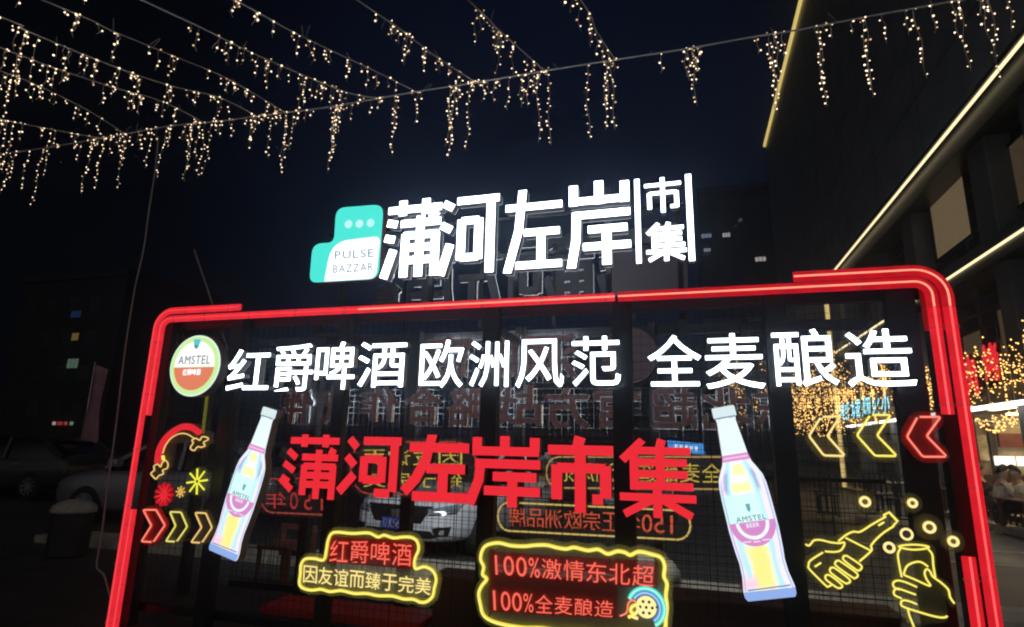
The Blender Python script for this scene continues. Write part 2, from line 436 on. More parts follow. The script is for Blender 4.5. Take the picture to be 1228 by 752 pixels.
m = MB(); m.box((XF+.2, -1, z2-.25), (XF+12, yA, z2+.3)); m.build('lower_fascia', WALLP, t)
m = MB(); m.box((XF+.15, -1, z2-.018), (XF+.195, yA, z2+.018)); m.build('light_strip', STRIP, t)
m = MB(); m.box((XF-.08, yA, .14), (XF+.06, yA+.14, z1+.05)); m.build('light_strip', emit('yellow_led_strip', (.95, .68, .24), .75), t)
m = MB(); m.box((XF-.16, -1, z3-.04), (XF-.02, yB, z3+.12)); m.build('light_strip', emit('broad_yellow_strip', (.95, .70, .22), .85), t)
# storey walls recessed behind pilasters
m = MB(); m.box((XF+.75, -1, z2+.32), (XF+.95, yA-.2, z1-.57)); wallo = m.build('recessed_wall', WALLP, t)
m = MB(); m.box((XF+.75, 16.5, 2.9), (XF+.95, yA-.2, z2-.27)); m.box((XF+.75, -1, 3.6), (XF+.95, 16.4, z2-.27)); m.build('lower_wall', WALLP, t)
for yy in (5.2, 7.4, 9.55, 13.9, 17.5, 21.5):
    if yy > yA-.5: continue
    m = MB(); m.box((XF+.25, yy, z2+.32), (XF+.74, yy+.8, z1-.57)); m.build('pilaster', COLM, t, bevel=.02)
    m = MB(); m.box((XF+.30, yy, .15), (XF+.74, yy+.55, z2-.27)); m.build('pilaster', COLM, t, bevel=.02)
NG = mat('night_glass', (.012, .014, .02), .10)
m = MB(); m.box((XF+.735, -1, z2+.33), (XF+.747, yA-.25, z1-.58)); m.build('upper_glazing', NG, t)
m = MB(); m.box((XF+.735, -1, 2.95), (XF+.747, yA-.25, z2-.28)); m.build('lower_glazing', NG, t)
FRM = mat('window_frame_metal', (.09, .09, .095), .4, .5)
for k in range(12):
    yy = .6+k*1.9
    if yy > yA-.6: break
    m = MB(); m.box((XF+.69, yy, z2+.33), (XF+.734, yy+.055, z1-.58)); m.build('mullion', FRM, t)
    m = MB(); m.box((XF+.69, yy, 2.95), (XF+.734, yy+.055, z2-.28)); m.build('mullion', FRM, t)
for zz in (z2+1.0, z2+2.0, 3.9, 4.75):
    m = MB(); m.box((XF+.70, -1, zz), (XF+.733, yA-.3, zz+.05)); m.build('transom', FRM, t)
def facade_window(corn, X, lit, name='window', fr=.07):
    P = [PX(*c, X) for c in corn]; y0 = min(p.y for p in P); y1 = max(p.y for p in P); za = min(p.z for p in P); zb = max(p.z for p in P)
    za = sorted(p.z for p in P); zl, zh = (za[0]+za[1])/2, (za[2]+za[3])/2
    m = MB()
    for a, b in (((X-.06, y0-fr, zl-fr), (X+.03, y1+fr, zl)), ((X-.06, y0-fr, zh), (X+.03, y1+fr, zh+fr)), ((X-.06, y0-fr, zl), (X+.03, y0, zh)), ((X-.06, y1, zl), (X+.03, y1+fr, zh))): m.box(a, b)
    f = m.build(name, STEEL, t)
    m = MB(); m.box((X-.02, y0, zl), (X+.02, y1, zh)); m.build('pane', lit, f)
LITW = emit('dim_warm_interior', (.155, .112, .062), .80, vary=.06)
LITW2 = emit('faint_warm_interior', (.06, .042, .024), .8, vary=.15)
facade_window([(1120, 236), (1156, 206), (1166, 297), (1124, 299)], XF+.70, LITW)
facade_window([(1177, 264), (1185, 260), (1187, 283), (1180, 286)], XF+.70, LITW)
facade_window([(1213, 175), (1240, 150), (1248, 235), (1220, 245)], XF+.70, LITW2)
facade_window([(1156, 408), (1178, 392), (1182, 425), (1160, 432)], XF+.70, LITW2)
facade_window([(1200, 372), (1216, 364), (1222, 420), (1206, 428)], XF+.70, LITW2)
# shop canopy with the white edge light
cz = PX(1190, 488, XF-.05).z
t2 = thing('shop_canopy', 'long dark shopfront canopy with white edge light, below red characters', 'canopy', (XF, 15, cz))
m = MB(); m.box((XF-.04, 5.5, cz+.06), (XF+.74, yA-.8, cz+.40)); m.build('roof_slab', WALLP, t2)
m = MB(); m.box((XF-.05, 5.5, cz), (XF+.2, yA-1.2, cz+.055)); m.build('edge_light', emit('white_edge_light', (1, .97, .88), 3.0), t2)
# restaurant behind the shopfront
t3 = thing('restaurant_room', 'warmly lit restaurant interior behind the right hand red post', 'restaurant', (9, 11, 0))
CE = 2.72
m = MB(); m.box((11.6, 5, .14), (11.7, 17.2, CE)); m.box((XF+.9, 17.2, .14), (11.6, 17.3, CE)); m.build('wall', mat('warm_plaster', (.42, .33, .22), .8, 0, .55, 1.6, .2), t3)
m = MB(); m.box((XF+.3, 5, .132), (11.6, 17.2, .15)); m.build('floor', mat('brown_floor_tile', (.20, .17, .13), .35, 0, .3, 3), t3)
m = MB(); m.box((XF+.78, 5, CE), (11.7, 17.3, CE+.1)); m.build('ceiling', mat('dark_ceiling', (.10, .08, .06), .8), t3)
LAMP = emit('ceiling_light', (1, .78, .40), 8.0)
for xx, yy in ((7.1, 10.6), (7.1, 13.6), (9.6, 8.5), (9.6, 12.0), (9.0, 15.6)):
    m = MB(); m.box((xx, yy, CE-.045), (xx+.8, yy+1.2, CE-.004)); m.build('ceiling_lamp', LAMP, t3)
p = PY(1219, 553, 16.9)
for k in (0, 1): m = MB(); m.box((p.x-.50+k*.55, 16.9, p.z-.13), (p.x-.03+k*.55, 17.0, p.z+.13)); m.build('wall_lamp', emit('counter_light', (1, .90, .7), 2.0), t3)
m = MB(); m.box((10.2, 8, .15), (10.7, 16.5, 1.15)); m.build('counter', mat('dark_wood', (.09, .045, .025), .5, 0, .4, 6), t3)
for k in range(30):
    yy = 8+k*.28; h = .12+.25*rng.random()
    m = MB(); m.cyl((10.4, yy, 1.152), .05+.05*rng.random(), h, 10, r2=.03+.05*rng.random()); m.build('counter_jar', mat('jar_%d' % (k % 4), [(.45, .35, .25), (.35, .06, .04), (.10, .16, .08), (.60, .55, .45)][k % 4], .4), t3)
for k, (yy, zz, w_, h_, col) in enumerate(((9, 1.5, .9, .6, (.5, .12, .07)), (11.2, 1.6, .7, .8, (.12, .14, .10)), (13.2, 1.5, 1.1, .7, (.55, .42, .2)), (15.2, 1.6, .8, .7, (.35, .08, .05)))):
    m = MB(); m.box((11.55, yy, zz), (11.597, yy+w_, zz+h_)); m.build('wall_board', mat('board_%d' % k, col, .6, 0, .5, 5), t3)
for k, (xx, w_, z0_, z1_, col) in enumerate(((7.05, .55, .9, 2.2, (.05, .03, .02)), (7.72, .25, .5, 2.4, (.30, .22, .14)), (8.05, .5, 1.35, 2.1, (.62, .52, .36)), (8.62, .16, .2, 2.6, (.04, .025, .018)), (8.86, .7, 1.75, 2.15, (.20, .045, .03)), (8.05, 1.7, .16, .95, (.10, .045, .03)), (9.62, .4, .9, 2.3, (.55, .45, .30)))):
    m = MB(); m.box((xx, 17.12-.012*k, z0_), (xx+w_, 17.197, z1_)); m.build('wall_board', mat('end_board_%d' % k, col, .6, 0, .5, 5), t3)
m = MB()
for yy in (5.2, 9.6, 12.6, 15.6):
    m.bar((XF+.5, yy, .15), (XF+.5, yy, cz+.05), .06)
m.bar((XF+.5, 5.2, .22), (XF+.5, 15.6, .22), .06, .12)
m.build('mullion', STEEL, t3)

# ------------------------------------------------------------------ far buildings
def block(name, label, x0, x1, y0, y1, h, wins, wallm):
    t = thing(name, label, 'building', ((x0+x1)/2, (y0+y1)/2, 0))
    m = MB(); m.box((x0, y0, 0), (x1, y1, h)); m.build('wall', wallm, t)
    m = MB(); m.box((x0-.2, y0-.2, h+.003), (x1+.2, y1+.2, h+.7)); m.build('roof_parapet', wallm, t)
    for (px, py, w, hh, col, s) in wins:
        c = PY(px, py, y0)
        dw = w*((y0+4)/700)/2; dh = hh*((y0+4)/700)/2
        m = MB(); m.box((c.x-dw-.08, y0-.06, c.z-dh-.08), (c.x+dw+.08, y0-.01, c.z+dh+.08)); f = m.build('window', WALLP, t)
        m = MB(); nn = 3
        for i in range(nn):
            a = c.x-dw+2*dw*i/nn+.04; b = c.x-dw+2*dw*(i+1)/nn-.04
            m.box((a, y0-.09, c.z-dh), (b, y0-.065, c.z+dh))
        m.build('pane', emit('window_glow_%d' % len(MATS), col, s), f)
    # unlit windows in rows
    zz = 3.0
    while zz < h-2:
        xx = x0+1
        while xx < x1-1.5:
            m = MB(); m.box((xx, y0-.03, zz), (xx+1.3, y0-.004, zz+1.4)); m.build('window', mat('night_glass', (.012, .014, .02), .12), t); xx += 2.6
        zz += 3.1
FARW = mat('dim_far_wall', (.020, .020, .022), .8, 0, .3, .5)
yl = 34.0
a, b = PY(28, 350, yl), PY(150, 350, yl)
block('apartment_block', 'dark apartment block far left with three lit windows one above another', a.x, b.x, yl, yl+12, a.z+.8,
      [(92, 377, 22, 11, (.02, .05, .14), .40), (91, 404, 15, 12, (.42, .30, .08), .36), (88, 436, 24, 15, (.22, .36, .27), .36)], FARW)
yl = 70.0
a, b = PY(838, 250, yl), PY(931, 250, yl)
block('tower_block', 'dark tower far behind the top sign with a few white lit windows', a.x, b.x, yl, yl+18, a.z+2,
      [(847, 283, 12, 5, (.16, .20, .28), 1), (871, 282, 9, 5, (.5, .5, .5), .8), (848, 300, 8, 4, (.3, .34, .4), .8), (912, 311, 12, 5, (.55, .5, .45), .8), (914, 346, 11, 8, (.18, .19, .22), .8), (888, 264, 4, 4, (.12, .17, .25), .8)], FARW)
yl = 60.0
a, b = PY(640, 420, yl), PY(838, 420, yl)
block('office_block', 'low dark office block seen through the booth behind the white characters', a.x, b.x, yl, yl+14, a.z-.5, [], FARW)
yl = 48.0
a, b = PY(-60, 480, yl), PY(30, 480, yl)
block('shop_row', 'low dark shop building at the left edge of the photo', a.x, b.x, yl, yl+10, a.z, [], FARW)

# ================================================================== BOOTH FRAMEWORK
XL, XR, ZT = -4.545, 1.57, 2.635          # outer edges of the neon border on the plane y = 0
YB = 0.95                                 # plane of the rear sign wall
def framework(name, label, Y, posts, beams, x0, x1, ztop, ph=.09, pw=None):
    t = thing(name, label, 'steel frame', ((x0+x1)/2, Y, 0))
    for x, w in posts:
        m = MB(); m.box((x-w/2, Y, 0), (x+w/2, Y+ph, ztop)); m.build('post', STEEL, t, bevel=.004)
    for z, h in beams:
        m = MB(); m.box((x0, Y+ph+.002, z), (x1, Y+ph+.052, z+h)); m.build('beam', STEEL, t, bevel=.004)
    return t
FY = .075
fp = [(-4.45, .09), (PY(262, 560, FY).x, .12), (PY(398, 560, FY).x, .10), (PY(583, 560, FY).x, .125), (PY(748, 560, FY).x, .135), (PY(943, 560, FY).x, .125), (PY(1106, 560, FY).x, .16), (1.49, .09)]
ft = framework('sign_framework', 'black steel post framework carrying the red neon border and front signs', FY, fp, [(2.46, .09), (.10, .06)], -4.49, 1.53, 2.56)
fb = framework('sign_framework', 'black steel post framework further back carrying the reversed signs', YB+.06,
               [(PY(365, 560, YB).x, .09), (PY(485, 560, YB).x, .105), (PY(618, 560, YB).x, .085), (PY(786, 560, YB).x, .07), (PY(230, 560, YB).x, .08), (PY(905, 560, YB).x, .05)],
               [(2.46, .08), (.10, .06), (1.28, .03)], -4.35, 1.40, 2.55)
# cross ties between the two walls and the sign rack on top
for x in (-4.45, -3.0, -1.45, .0, 1.49):
    m = MB(); m.bar((x, FY+.15, 2.42), (x, YB+.055, 2.42), .05); m.build('cross_tie', STEEL, ft)
for x in (-2.7, -1.9, -1.2, -.5, .0):
    m = MB(); m.box((x-.018, .075, 2.563), (x+.018, .11, 3.4)); m.build('sign_upright', STEEL, ft)
for z in (2.92, 3.22):
    m = MB(); m.box((-2.9, .112, z), (.05, .135, z+.025)); m.build('sign_rail', STEEL, ft)
for x in (-2.6, -1.8, -1.1, -.4):
    m = MB(); m.box((x-.018, YB+.03, 2.553), (x+.018, YB+.055, 3.3)); m.build('sign_upright', STEEL, fb)
# wire grid panels between posts (one panel per bay)
def grid_panel(x0, x1, z0, z1, Y, label, step=.058, r=.0014):
    if x1-x0 < .15: return
    m = MB(); n = int((x1-x0)/step)
    for i in range(n+1):
        x = x0+(x1-x0)*i/n; rr = r*(1.9 if i % 8 == 0 else 1); m.box((x-rr, Y-rr, z0), (x+rr, Y+rr, z1))
    n = int((z1-z0)/step)
    for i in range(n+1):
        z = z0+(z1-z0)*i/n; rr = r*(1.9 if i % 8 == 0 else 1); m.box((x0, Y+.0045-rr, z-rr), (x1, Y+.0045+rr, z+rr))
    return tag(m.build('wire_grid_panel', WIREM), label, 'wire panel', 'black wire grid panels of the booth')
xs = sorted(x for x, w in fp)
nm = ['beside the left red post', 'behind the left beer bottle', 'behind the first red characters', 'behind the wavy yellow neon slogan sign', 'behind the last red characters', 'behind the right beer bottle', 'behind the right hand neon arrows']
for i in range(7):
    grid_panel(xs[i]+.07, xs[i+1]-.07, .2, 2.44, FY+.045, 'black wire grid panel between steel posts '+nm[i])
bx = [-4.3, -2.9, -1.4, .1, 1.36]
nb = ['farthest left in the rear wall, white car side', 'in the rear wall behind the reversed yellow box sign at left', 'in the rear wall behind the reversed red neon sign', 'in the rear wall at the far right']
for i in range(4):
    grid_panel(bx[i]+.02, bx[i+1]-.02, .2, 2.44, YB+.10, 'black wire grid panel '+nb[i], step=.055)

# ------------------------------------------------------------------ red neon border
tb = thing('neon_border', 'rounded red neon tube border framing the whole sign wall', 'neon border', (-1.5, 0, 1.4))
SOFTC = emit('soft_red_core', (1.0, .062, .075), 1.0)
CLIP = acrylic('clear_clip', (.85, .8, .8), .30)
def neon_bar(path, w, m1=RED, core=None, d=.055, Y=0.0, name='neon_tube'):
    """silicone tube with a flat back and a rounded front"""
    pts = [Vector((x, Y, z)) for x, z in path]
    m = MB(); m.tube(pts, w/2, 12, sy=.50, N=Vector((0, 1, 0))); o = m.build(name, m1, tb, smooth=True)
    L_ = 0
    for p_, q_ in zip(pts, pts[1:]):
        d_ = (q_-p_).length
        if d_ > .4:
            for k_ in range(int(d_/.46)+1):
                c_ = p_+(q_-p_)*min(.98, (.12+k_*.46)/d_); h_ = abs((q_-p_).x) > abs((q_-p_).z)
                mc = MB(); e_ = (.006, .5*w*.5+.002, .5*w+.002) if h_ else (.5*w+.002, .5*w*.5+.002, .006)
                mc.box(c_-Vector(e_), c_+Vector(e_)); mc.build('tube_clip', CLIP, o)
    if core:
        m = MB(); m.tube([p+Vector((0, -w*.25-.003, 0)) for p in pts], .0062, 6); m.build('glowing_core', core, o)
    return o
def corner(cx, cz, r, a0, a1, n=8): return [(cx+r*math.cos(R_(a0+(a1-a0)*i/n)), cz+r*math.sin(R_(a0+(a1-a0)*i/n))) for i in range(n+1)]
w = .060; zo = ZT-.034; zi = ZT-.034-.074
xlo, xli, xro, xri = XL+.034, XL+.034+.068, XR-.036, XR-.036-.082
Xat = lambda px, py: PY(px, py).x
Zat = lambda px, py: PY(px, py).z
neon_bar([(Xat(290, 357), zo)]+corner(xlo+.16, zo-.16, .16, 90, 180)+[(xlo, -.0)], w, core=SOFTC)
neon_bar([(Xat(431, 357), zi)]+corner(xli+.09, zi-.09, .09, 90, 180)+[(xli, Zat(180, 498))], w, core=SOFTC)
neon_bar([(Xat(432, 357), zi), (Xat(737, 341), zi)], w, core=CORE)
neon_bar([(Xat(741, 341), zi)]+corner(xri-.09, zi-.09, .09, 90, 0)+[(xri, zi-.16)], .070, core=CORE, m1=REDD)
neon_bar([(Xat(950, 316), zo)]+corner(xro-.17, zo-.17, .17, 90, 0)+[(xro, zi-.16)], .070, core=CORE, m1=REDD)
neon_bar([(xri, zi-.165), (xri, Zat(1143, 497))], .068, core=CORER, m1=RED2)
neon_bar([(xro, zi-.165), (xro, 0)], .068, core=CORER, m1=RED2)
neon_bar([(xli, Zat(163, 611)), (xli, 0)], w, core=SOFTC)
neon_bar([(xri, Zat(1166, 668)), (xri, 0)], .068, core=CORER, m1=RED2)
m = MB(); m.bar((Xat(960, 316), .02, (zo+zi)/2), (xro-.15, .02, (zo+zi)/2), .012, .10); m.build('tube_backing', acrylic('red_backing', (.6, .06, .05), .9), tb)
m = MB(); m.box((xri-.05, .032, zi-.3), (xro+.03, .045, zi-.02)); m.build('tube_backing', MATS['red_backing'], tb)

# ------------------------------------------------------------------ top illuminated sign
ts = thing('rooftop_sign', 'large white illuminated Chinese characters on top of the booth facing the viewer', 'illuminated sign', (-1.3, 0, 2.74))
TOPCH = [('蒲', 462, 240, 528, 332), ('河', 529, 233, 598, 328), ('左', 606, 229, 674, 324), ('岸', 682, 217, 756, 318)]
top_boxes = []
REDRET = mat('red_letter_return', (.30, .05, .05), .4, .2)
for ch, a, b, c, d in TOPCH:
    q = box_map(a, b, c, d, -.06); top_boxes.append((ch, q)); stroke_letter('character', ch, q, ts, WHITE, BODY, width=.138, depth=.07, backfill=BACKFILL)
for ch, a, b, c, d in (('市', 773, 213, 817, 255), ('集', 775, 267, 823, 313)):
    q = box_map(a, b, c, d, -.06); top_boxes.append((ch, q)); stroke_letter('character', ch, q, ts, WHITE, BODY, width=.112, depth=.07)
for a, b, c, d in ((762, 215, 768, 316), (824, 209, 831, 313)):
    q = box_map(a, b, c, d, -.06); m = MB(); m.prism([q[2], q[3], q[1], q[0]], (0, .07, 0)); o = m.build('divider_bar', BODY, ts)
    m = MB(); m.add([p+Vector((0, -.003, 0)) for p in (q[2], q[3], q[1], q[0])], [(0, 1, 2, 3)]); m.build('lit_face', WHITE, o)
# turquoise logo
tl = thing('logo_lightbox', 'turquoise and white lit logo with three dots, left of the large white characters', 'lightbox', (-2.6, 0, 2.78))
L0 = lambda x, y: PY(360+x/6.267, 230+y/6.267, -.07)
def rounded(pts, rad, n=5):
    out = []; P = [Vector(p) for p in pts]
    for i in range(len(P)):
        a, b, c = P[i-1], P[i], P[(i+1) % len(P)]; r = rad[i] if isinstance(rad, (list, tuple)) else rad
        u = (a-b); v = (c-b); ru = min(r, u.length*.49); rv = min(r, v.length*.49)
        s, e_ = b+u.normalized()*ru, b+v.normalized()*rv
        for k in range(n+1):
            q = k/n; out.append(s*(1-q)**2+b*(2*q*(1-q))+e_*q*q)
    return out
outl = [L0(70, 685), L0(590, 655), L0(628, 95), L0(272, 122), L0(255, 382), L0(95, 392)]
ol = rounded(outl, [.07, .09, .09, .09, .06, .09])
m = MB(); m.prism(ol, (0, .07, 0)); cs = m.build('casing', REDRET, tl)
m = MB(); m.prism([p+Vector((0, -.004, 0)) for p in ol], (0, .0035, 0)); m.build('turquoise_face', CYAN, tl)
wp = rounded([L0(185, 676), L0(572, 652), L0(606, 335), L0(240, 380)], [.01, .07, .06, .16], 8)
m = MB(); m.prism([p+Vector((0, -.008, 0)) for p in wp], (0, .003, 0)); m.build('white_face', WHITE2, tl)
GREYT = mat('grey_print', (.12, .15, .22), .6); GREYT_E = emit('grey_lit_print', (.17, .21, .30), .9)
def flat_text(txt, q, material, name, parent, bold=0.0, flip=False):
    return line_text(txt, q, flip, bold).build(name, material, parent)
dy = Vector((0, -.012, 0))
flat_text('PULSE', [L0(258, 450)+dy, L0(566, 430)+dy, L0(258, 512)+dy, L0(566, 494)+dy], GREYT_E, 'wording', tl)
flat_text('BAZZAR', [L0(248, 555)+dy, L0(560, 535)+dy, L0(248, 615)+dy, L0(560, 597)+dy], GREYT_E, 'wording', tl)
for x, y in ((367, 246), (449, 243), (533, 237)):
    c = L0(x, y); m = MB(); m.cyl(c+Vector((0, -.012, 0)), .034, .006, 20, 'y'); m.build('dot', emit('pale_dot', (.55, .96, .95), 1.0), tl)

# ------------------------------------------------------------------ white slogan row
tw = thing('slogan_sign', 'row of twelve white lit Chinese characters across the wall under the red border', 'illuminated sign', (-1.4, 0, 1.85))
ROW = [('红',274,419,324,468),('爵',329,413,376,470),('啤',379,410.5,426,467),('酒',430,410,487,464.5),
       ('欧',504,408,556,465),('洲',563,409,610,464),('风',619,407,676,465),('范',686,403.5,744,463),
       ('全',777,402,841,463),('麦',846,400,916,466),('酿',927,395,1004,463.5),('造',1014,395,1096,464)]
for ch, a, b, c, d in ROW:
    letter('character', ch, box_map(a, b, c, d, -.07), tw, WHITE, BODY, depth=.06, bold=.004, backfill=BACKFILL)
# ------------------------------------------------------------------ red name row
tr = thing('market_name_sign', 'row of six heavy red glowing Chinese characters in the middle of the wall', 'illuminated sign', (-1.6, 0, 1.3))
RWID = {'蒲': .118, '河': .150, '左': .160, '岸': .142, '市': .160, '集': .112}
for ch, a, b, c, d in (('蒲',338,521,405,598),('河',405,523,480,596),('左',484,523,562,602),('岸',563,523,648,608),('市',657,524,736,615),('集',743,527,834,621)):
    stroke_letter('character', ch, box_map(a, b, c, d, -.07), tr, REDLET, mat('dark_red_return', (.12, .01, .012), .4), width=RWID[ch], depth=.06, table=HR)

# ------------------------------------------------------------------ round beer badge
tc_ = thing('round_badge', 'round lit beer badge, white over orange with a green rim, left of the slogan row', 'lightbox', (-4.02, 0, 1.85))
c0 = PY(234, 438.5, -.09); rr = .262
def disc(r, y, z0=-1, n=64): return [c0+Vector((r*math.cos(2*math.pi*i/n), y, r*math.sin(2*math.pi*i/n))) for i in range(n)]
m = MB(); m.prism(disc(rr, 0), (0, .085, 0)); m.build('casing', mat('badge_casing', (.22, .20, .20), .35, .3), tc_, bevel=.004)
m = MB(); m.prism(disc(rr-.006, -.004), (0, .003, 0)); m.build('white_rim', emit('badge_rim', (.80, 1.0, .86), 1.05), tc_)
m = MB(); m.prism(disc(rr-.018, -.008), (0, .003, 0)); m.build('green_ring', emit('badge_green', (.62, .92, .36), 1.0), tc_)
def seg(r, y, zl, top, n=48):
    a = math.asin(zl/r); rng_ = [a+(math.pi-2*a)*i/n for i in range(n+1)] if top else [math.pi-a+(math.pi+2*a)*i/n for i in range(n+1)]
    return [c0+Vector((r*math.cos(q), y, r*math.sin(q))) for q in rng_]
m = MB(); m.prism(seg(rr-.056, -.012, -.012, True), (0, .003, 0)); m.build('white_field', emit('badge_white', (1, 1, .97), 1.1), tc_)
m = MB(); m.prism(seg(rr-.056, -.012, -.016, False), (0, .003, 0)); m.build('orange_field', emit('badge_orange', (.80, .235, .125), 1.0), tc_)
def rect(cx, cz, w, h, y): return [c0+Vector((cx-w/2, y, cz+h/2)), c0+Vector((cx+w/2, y, cz+h/2)), c0+Vector((cx-w/2, y, cz-h/2)), c0+Vector((cx+w/2, y, cz-h/2))]
flat_text('AMSTEL', rect(0, .046, .34, .075, -.016), GREYT_E, 'wording', tc_, bold=.006)
flat_text('红爵啤酒', rect(-.01, -.056, .185, .052, -.016), WHITE2, 'wording', tc_, bold=.02)
m = MB(); m.prism([c0+Vector((x, -.016, z)) for x, z in ((-.022,.155),(0,.135),(.022,.155),(.03,.19),(.036,.222),(-.036,.222),(-.03,.19))], (0, .003, 0)); m.build('crest', emit('badge_teal', (.10, .62, .66), 1.0), tc_)
m = MB(); m.prism([c0+Vector((x, -.019, z)) for x, z in ((-.014,.150),(.014,.150),(.014,.172),(-.014,.172))], (0, .002, 0)); m.build('crest', GREYT_E, tc_)

# ------------------------------------------------------------------ bottle shaped light boxes
PROF = [(0,.093),(.012,.098),(.055,.098),(.062,.084),(.072,.084),(.080,.080),(.20,.098),(.27,.108),(.31,.122),(.345,.152),(.385,.182),(.43,.195),(.50,.199),(.66,.200),(.76,.190),(.82,.180),(.88,.183),(.94,.200),(.955,.203),(.985,.200),(1,.185)]
def bottle(label, top, base, thick=.075, y=-.10, wsc=1.0):
    A, B = PY(*top, y), PY(*base, y); L = (B-A).length; ax = (B-A)/L; sd = Vector((0, 1, 0)).cross(ax)
    if sd.x < 0: sd = -sd
    Wd = L*.5*wsc
    t = thing('bottle_lightbox', label, 'lightbox', tuple((A+B)/2), 'bottle shaped light boxes')
    def pt(s, u, d=0): return A+ax*(L*s)+sd*(u*Wd*1.0)+Vector((0, -d, 0))
    def hw(s):
        for (s0, a), (s1, b) in zip(PROF, PROF[1:]):
            if s0 <= s <= s1: return a+(b-a)*(s-s0)/(s1-s0)
        return .19
    ss = sorted(set([p[0] for p in PROF]+[i/60 for i in range(61)]))
    def shape(s0, s1, k=1.0, d=0, inset=0):
        q = [s for s in ss if s0 < s < s1]; q = [s0]+q+[s1]
        return [pt(s, -(hw(s)*k-inset), d) for s in q]+[pt(s, hw(s)*k-inset, d) for s in reversed(q)]
    m = MB(); m.prism(shape(0, 1), (0, thick, 0)); m.build('casing', mat('bottle_casing', (.52, .38, .27), .45, .1), t)
    # streaky printed glass: colour runs across and along the bottle like the printed artwork
    M = MATS.get('bottle_art_'+label[:4])
    M = bpy.data.materials.new('bottle_art'); M.use_nodes = True; n = M.node_tree; n.nodes.clear()
    o_ = n.nodes.new('ShaderNodeOutputMaterial'); E_ = n.nodes.new('ShaderNodeEmission'); E_.inputs[1].default_value = 1.15
    def nd(op, *ins):
        x_ = n.nodes.new('ShaderNodeMath'); x_.operation = op
        for k_, v_ in enumerate(ins):
            if isinstance(v_, (int, float)): x_.inputs[k_].default_value = v_
            else: n.links.new(v_, x_.inputs[k_])
        return x_.outputs[0]
    def sstep(v_, lo, hi):
        x_ = n.nodes.new('ShaderNodeMapRange'); x_.interpolation_type = 'SMOOTHSTEP'; n.links.new(v_, x_.inputs[0]); x_.inputs[1].default_value = lo; x_.inputs[2].default_value = hi; return x_.outputs[0]
    def mixc(f_, A_, col):
        x_ = n.nodes.new('ShaderNodeMix'); x_.data_type = 'RGBA'; n.links.new(f_, x_.inputs[0])
        if isinstance(A_, tuple): x_.inputs[6].default_value = (*A_, 1)
        else: n.links.new(A_, x_.inputs[6])
        x_.inputs[7].default_value = (*col, 1); return x_.outputs[2]
    tcx = n.nodes.new('ShaderNodeUVMap'); sx_ = n.nodes.new('ShaderNodeSeparateXYZ'); n.links.new(tcx.outputs[0], sx_.inputs[0])
    mp = n.nodes.new('ShaderNodeMapping'); mp.inputs['Scale'].default_value = (5.5, 7.0, 1); mp.inputs['Location'].default_value = (top[0]*.01, 0, 0); n.links.new(tcx.outputs[0], mp.inputs[0])
    N = n.nodes.new('ShaderNodeTexNoise'); N.inputs['Scale'].default_value = 1.0; N.inputs['Detail'].default_value = 3; n.links.new(mp.outputs[0], N.inputs['Vector'])
    nz = nd('SUBTRACT', N.outputs['Fac'], .5)
    ua = nd('ABSOLUTE', nd('ADD', nd('SUBTRACT', sx_.outputs[0], .47), nd('MULTIPLY', nz, .16)))
    sv = nd('ADD', sx_.outputs[1], nd('MULTIPLY', nz, .03))
    C1 = mixc(sstep(ua, .14, .30), (.95, .98, 1), (.48, .82, .98))
    C1 = mixc(sstep(ua, .33, .40), C1, (.94, .80, .92))
    C1 = mixc(sstep(ua, .41, .46), C1, (.80, .86, .98))
    C1 = mixc(sstep(nz, .06, .20), C1, (.60, .80, .97))
    low = nd('MULTIPLY', sstep(sv, .70, .76), nd('SUBTRACT', 1.0, nd('MULTIPLY', sstep(sv, .93, .95), .3)))
    C1 = mixc(nd('MULTIPLY', low, nd('SUBTRACT', 1.0, sstep(ua, .12, .30))), C1, (1, .84, .26))
    C1 = mixc(nd('MULTIPLY', nd('MULTIPLY', sstep(sv, .86, .92), nd('SUBTRACT', 1.0, sstep(sv, .93, .955))), sstep(nd('SUBTRACT', .5, sx_.outputs[0]), .12, .25)), C1, (.96, .62, .72))
    C1 = mixc(nd('MULTIPLY', nd('MULTIPLY', sstep(sv, .405, .42), nd('SUBTRACT', 1.0, sstep(sv, .455, .475))), nd('SUBTRACT', 1.0, sstep(ua, .16, .24))), C1, (1, .92, .42))
    C1 = mixc(nd('MULTIPLY', nd('MULTIPLY', sstep(sv, .308, .32), nd('SUBTRACT', 1.0, sstep(sv, .36, .38))), nd('SUBTRACT', 1.0, sstep(ua, .12, .2))), C1, (1, .92, .42))
    labm = nd('MULTIPLY', nd('MULTIPLY', sstep(sv, .468, .482), nd('SUBTRACT', 1.0, sstep(sv, .613, .618))), nd('SUBTRACT', 1.0, sstep(nd('ADD', sx_.outputs[0], nd('MULTIPLY', nz, .5)), .62, .86)))
    C1 = mixc(nd('MULTIPLY', labm, .9), C1, (.62, .95, .90))
    edg = nd('ABSOLUTE', nd('SUBTRACT', sx_.outputs[0], .5))
    C1 = mixc(nd('MULTIPLY', nd('MULTIPLY', sstep(edg, .43, .455), nd('SUBTRACT', 1.0, sstep(edg, .462, .48))), sstep(sv, .36, .44)), C1, (.42, .46, .74))
    fold = nd('MULTIPLY', nd('MULTIPLY', sstep(sv, .33, .37), nd('SUBTRACT', 1.0, sstep(sv, .43, .48))), nd('MULTIPLY', sstep(ua, .26, .34), nd('SUBTRACT', 1.0, sstep(ua, .36, .42))))
    C1 = mixc(nd('MULTIPLY', fold, .8), C1, (.30, .36, .60))
    N2 = n.nodes.new('ShaderNodeTexNoise'); N2.inputs['Scale'].default_value = 26; N2.inputs['Detail'].default_value = 4; n.links.new(tcx.outputs[0], N2.inputs['Vector'])
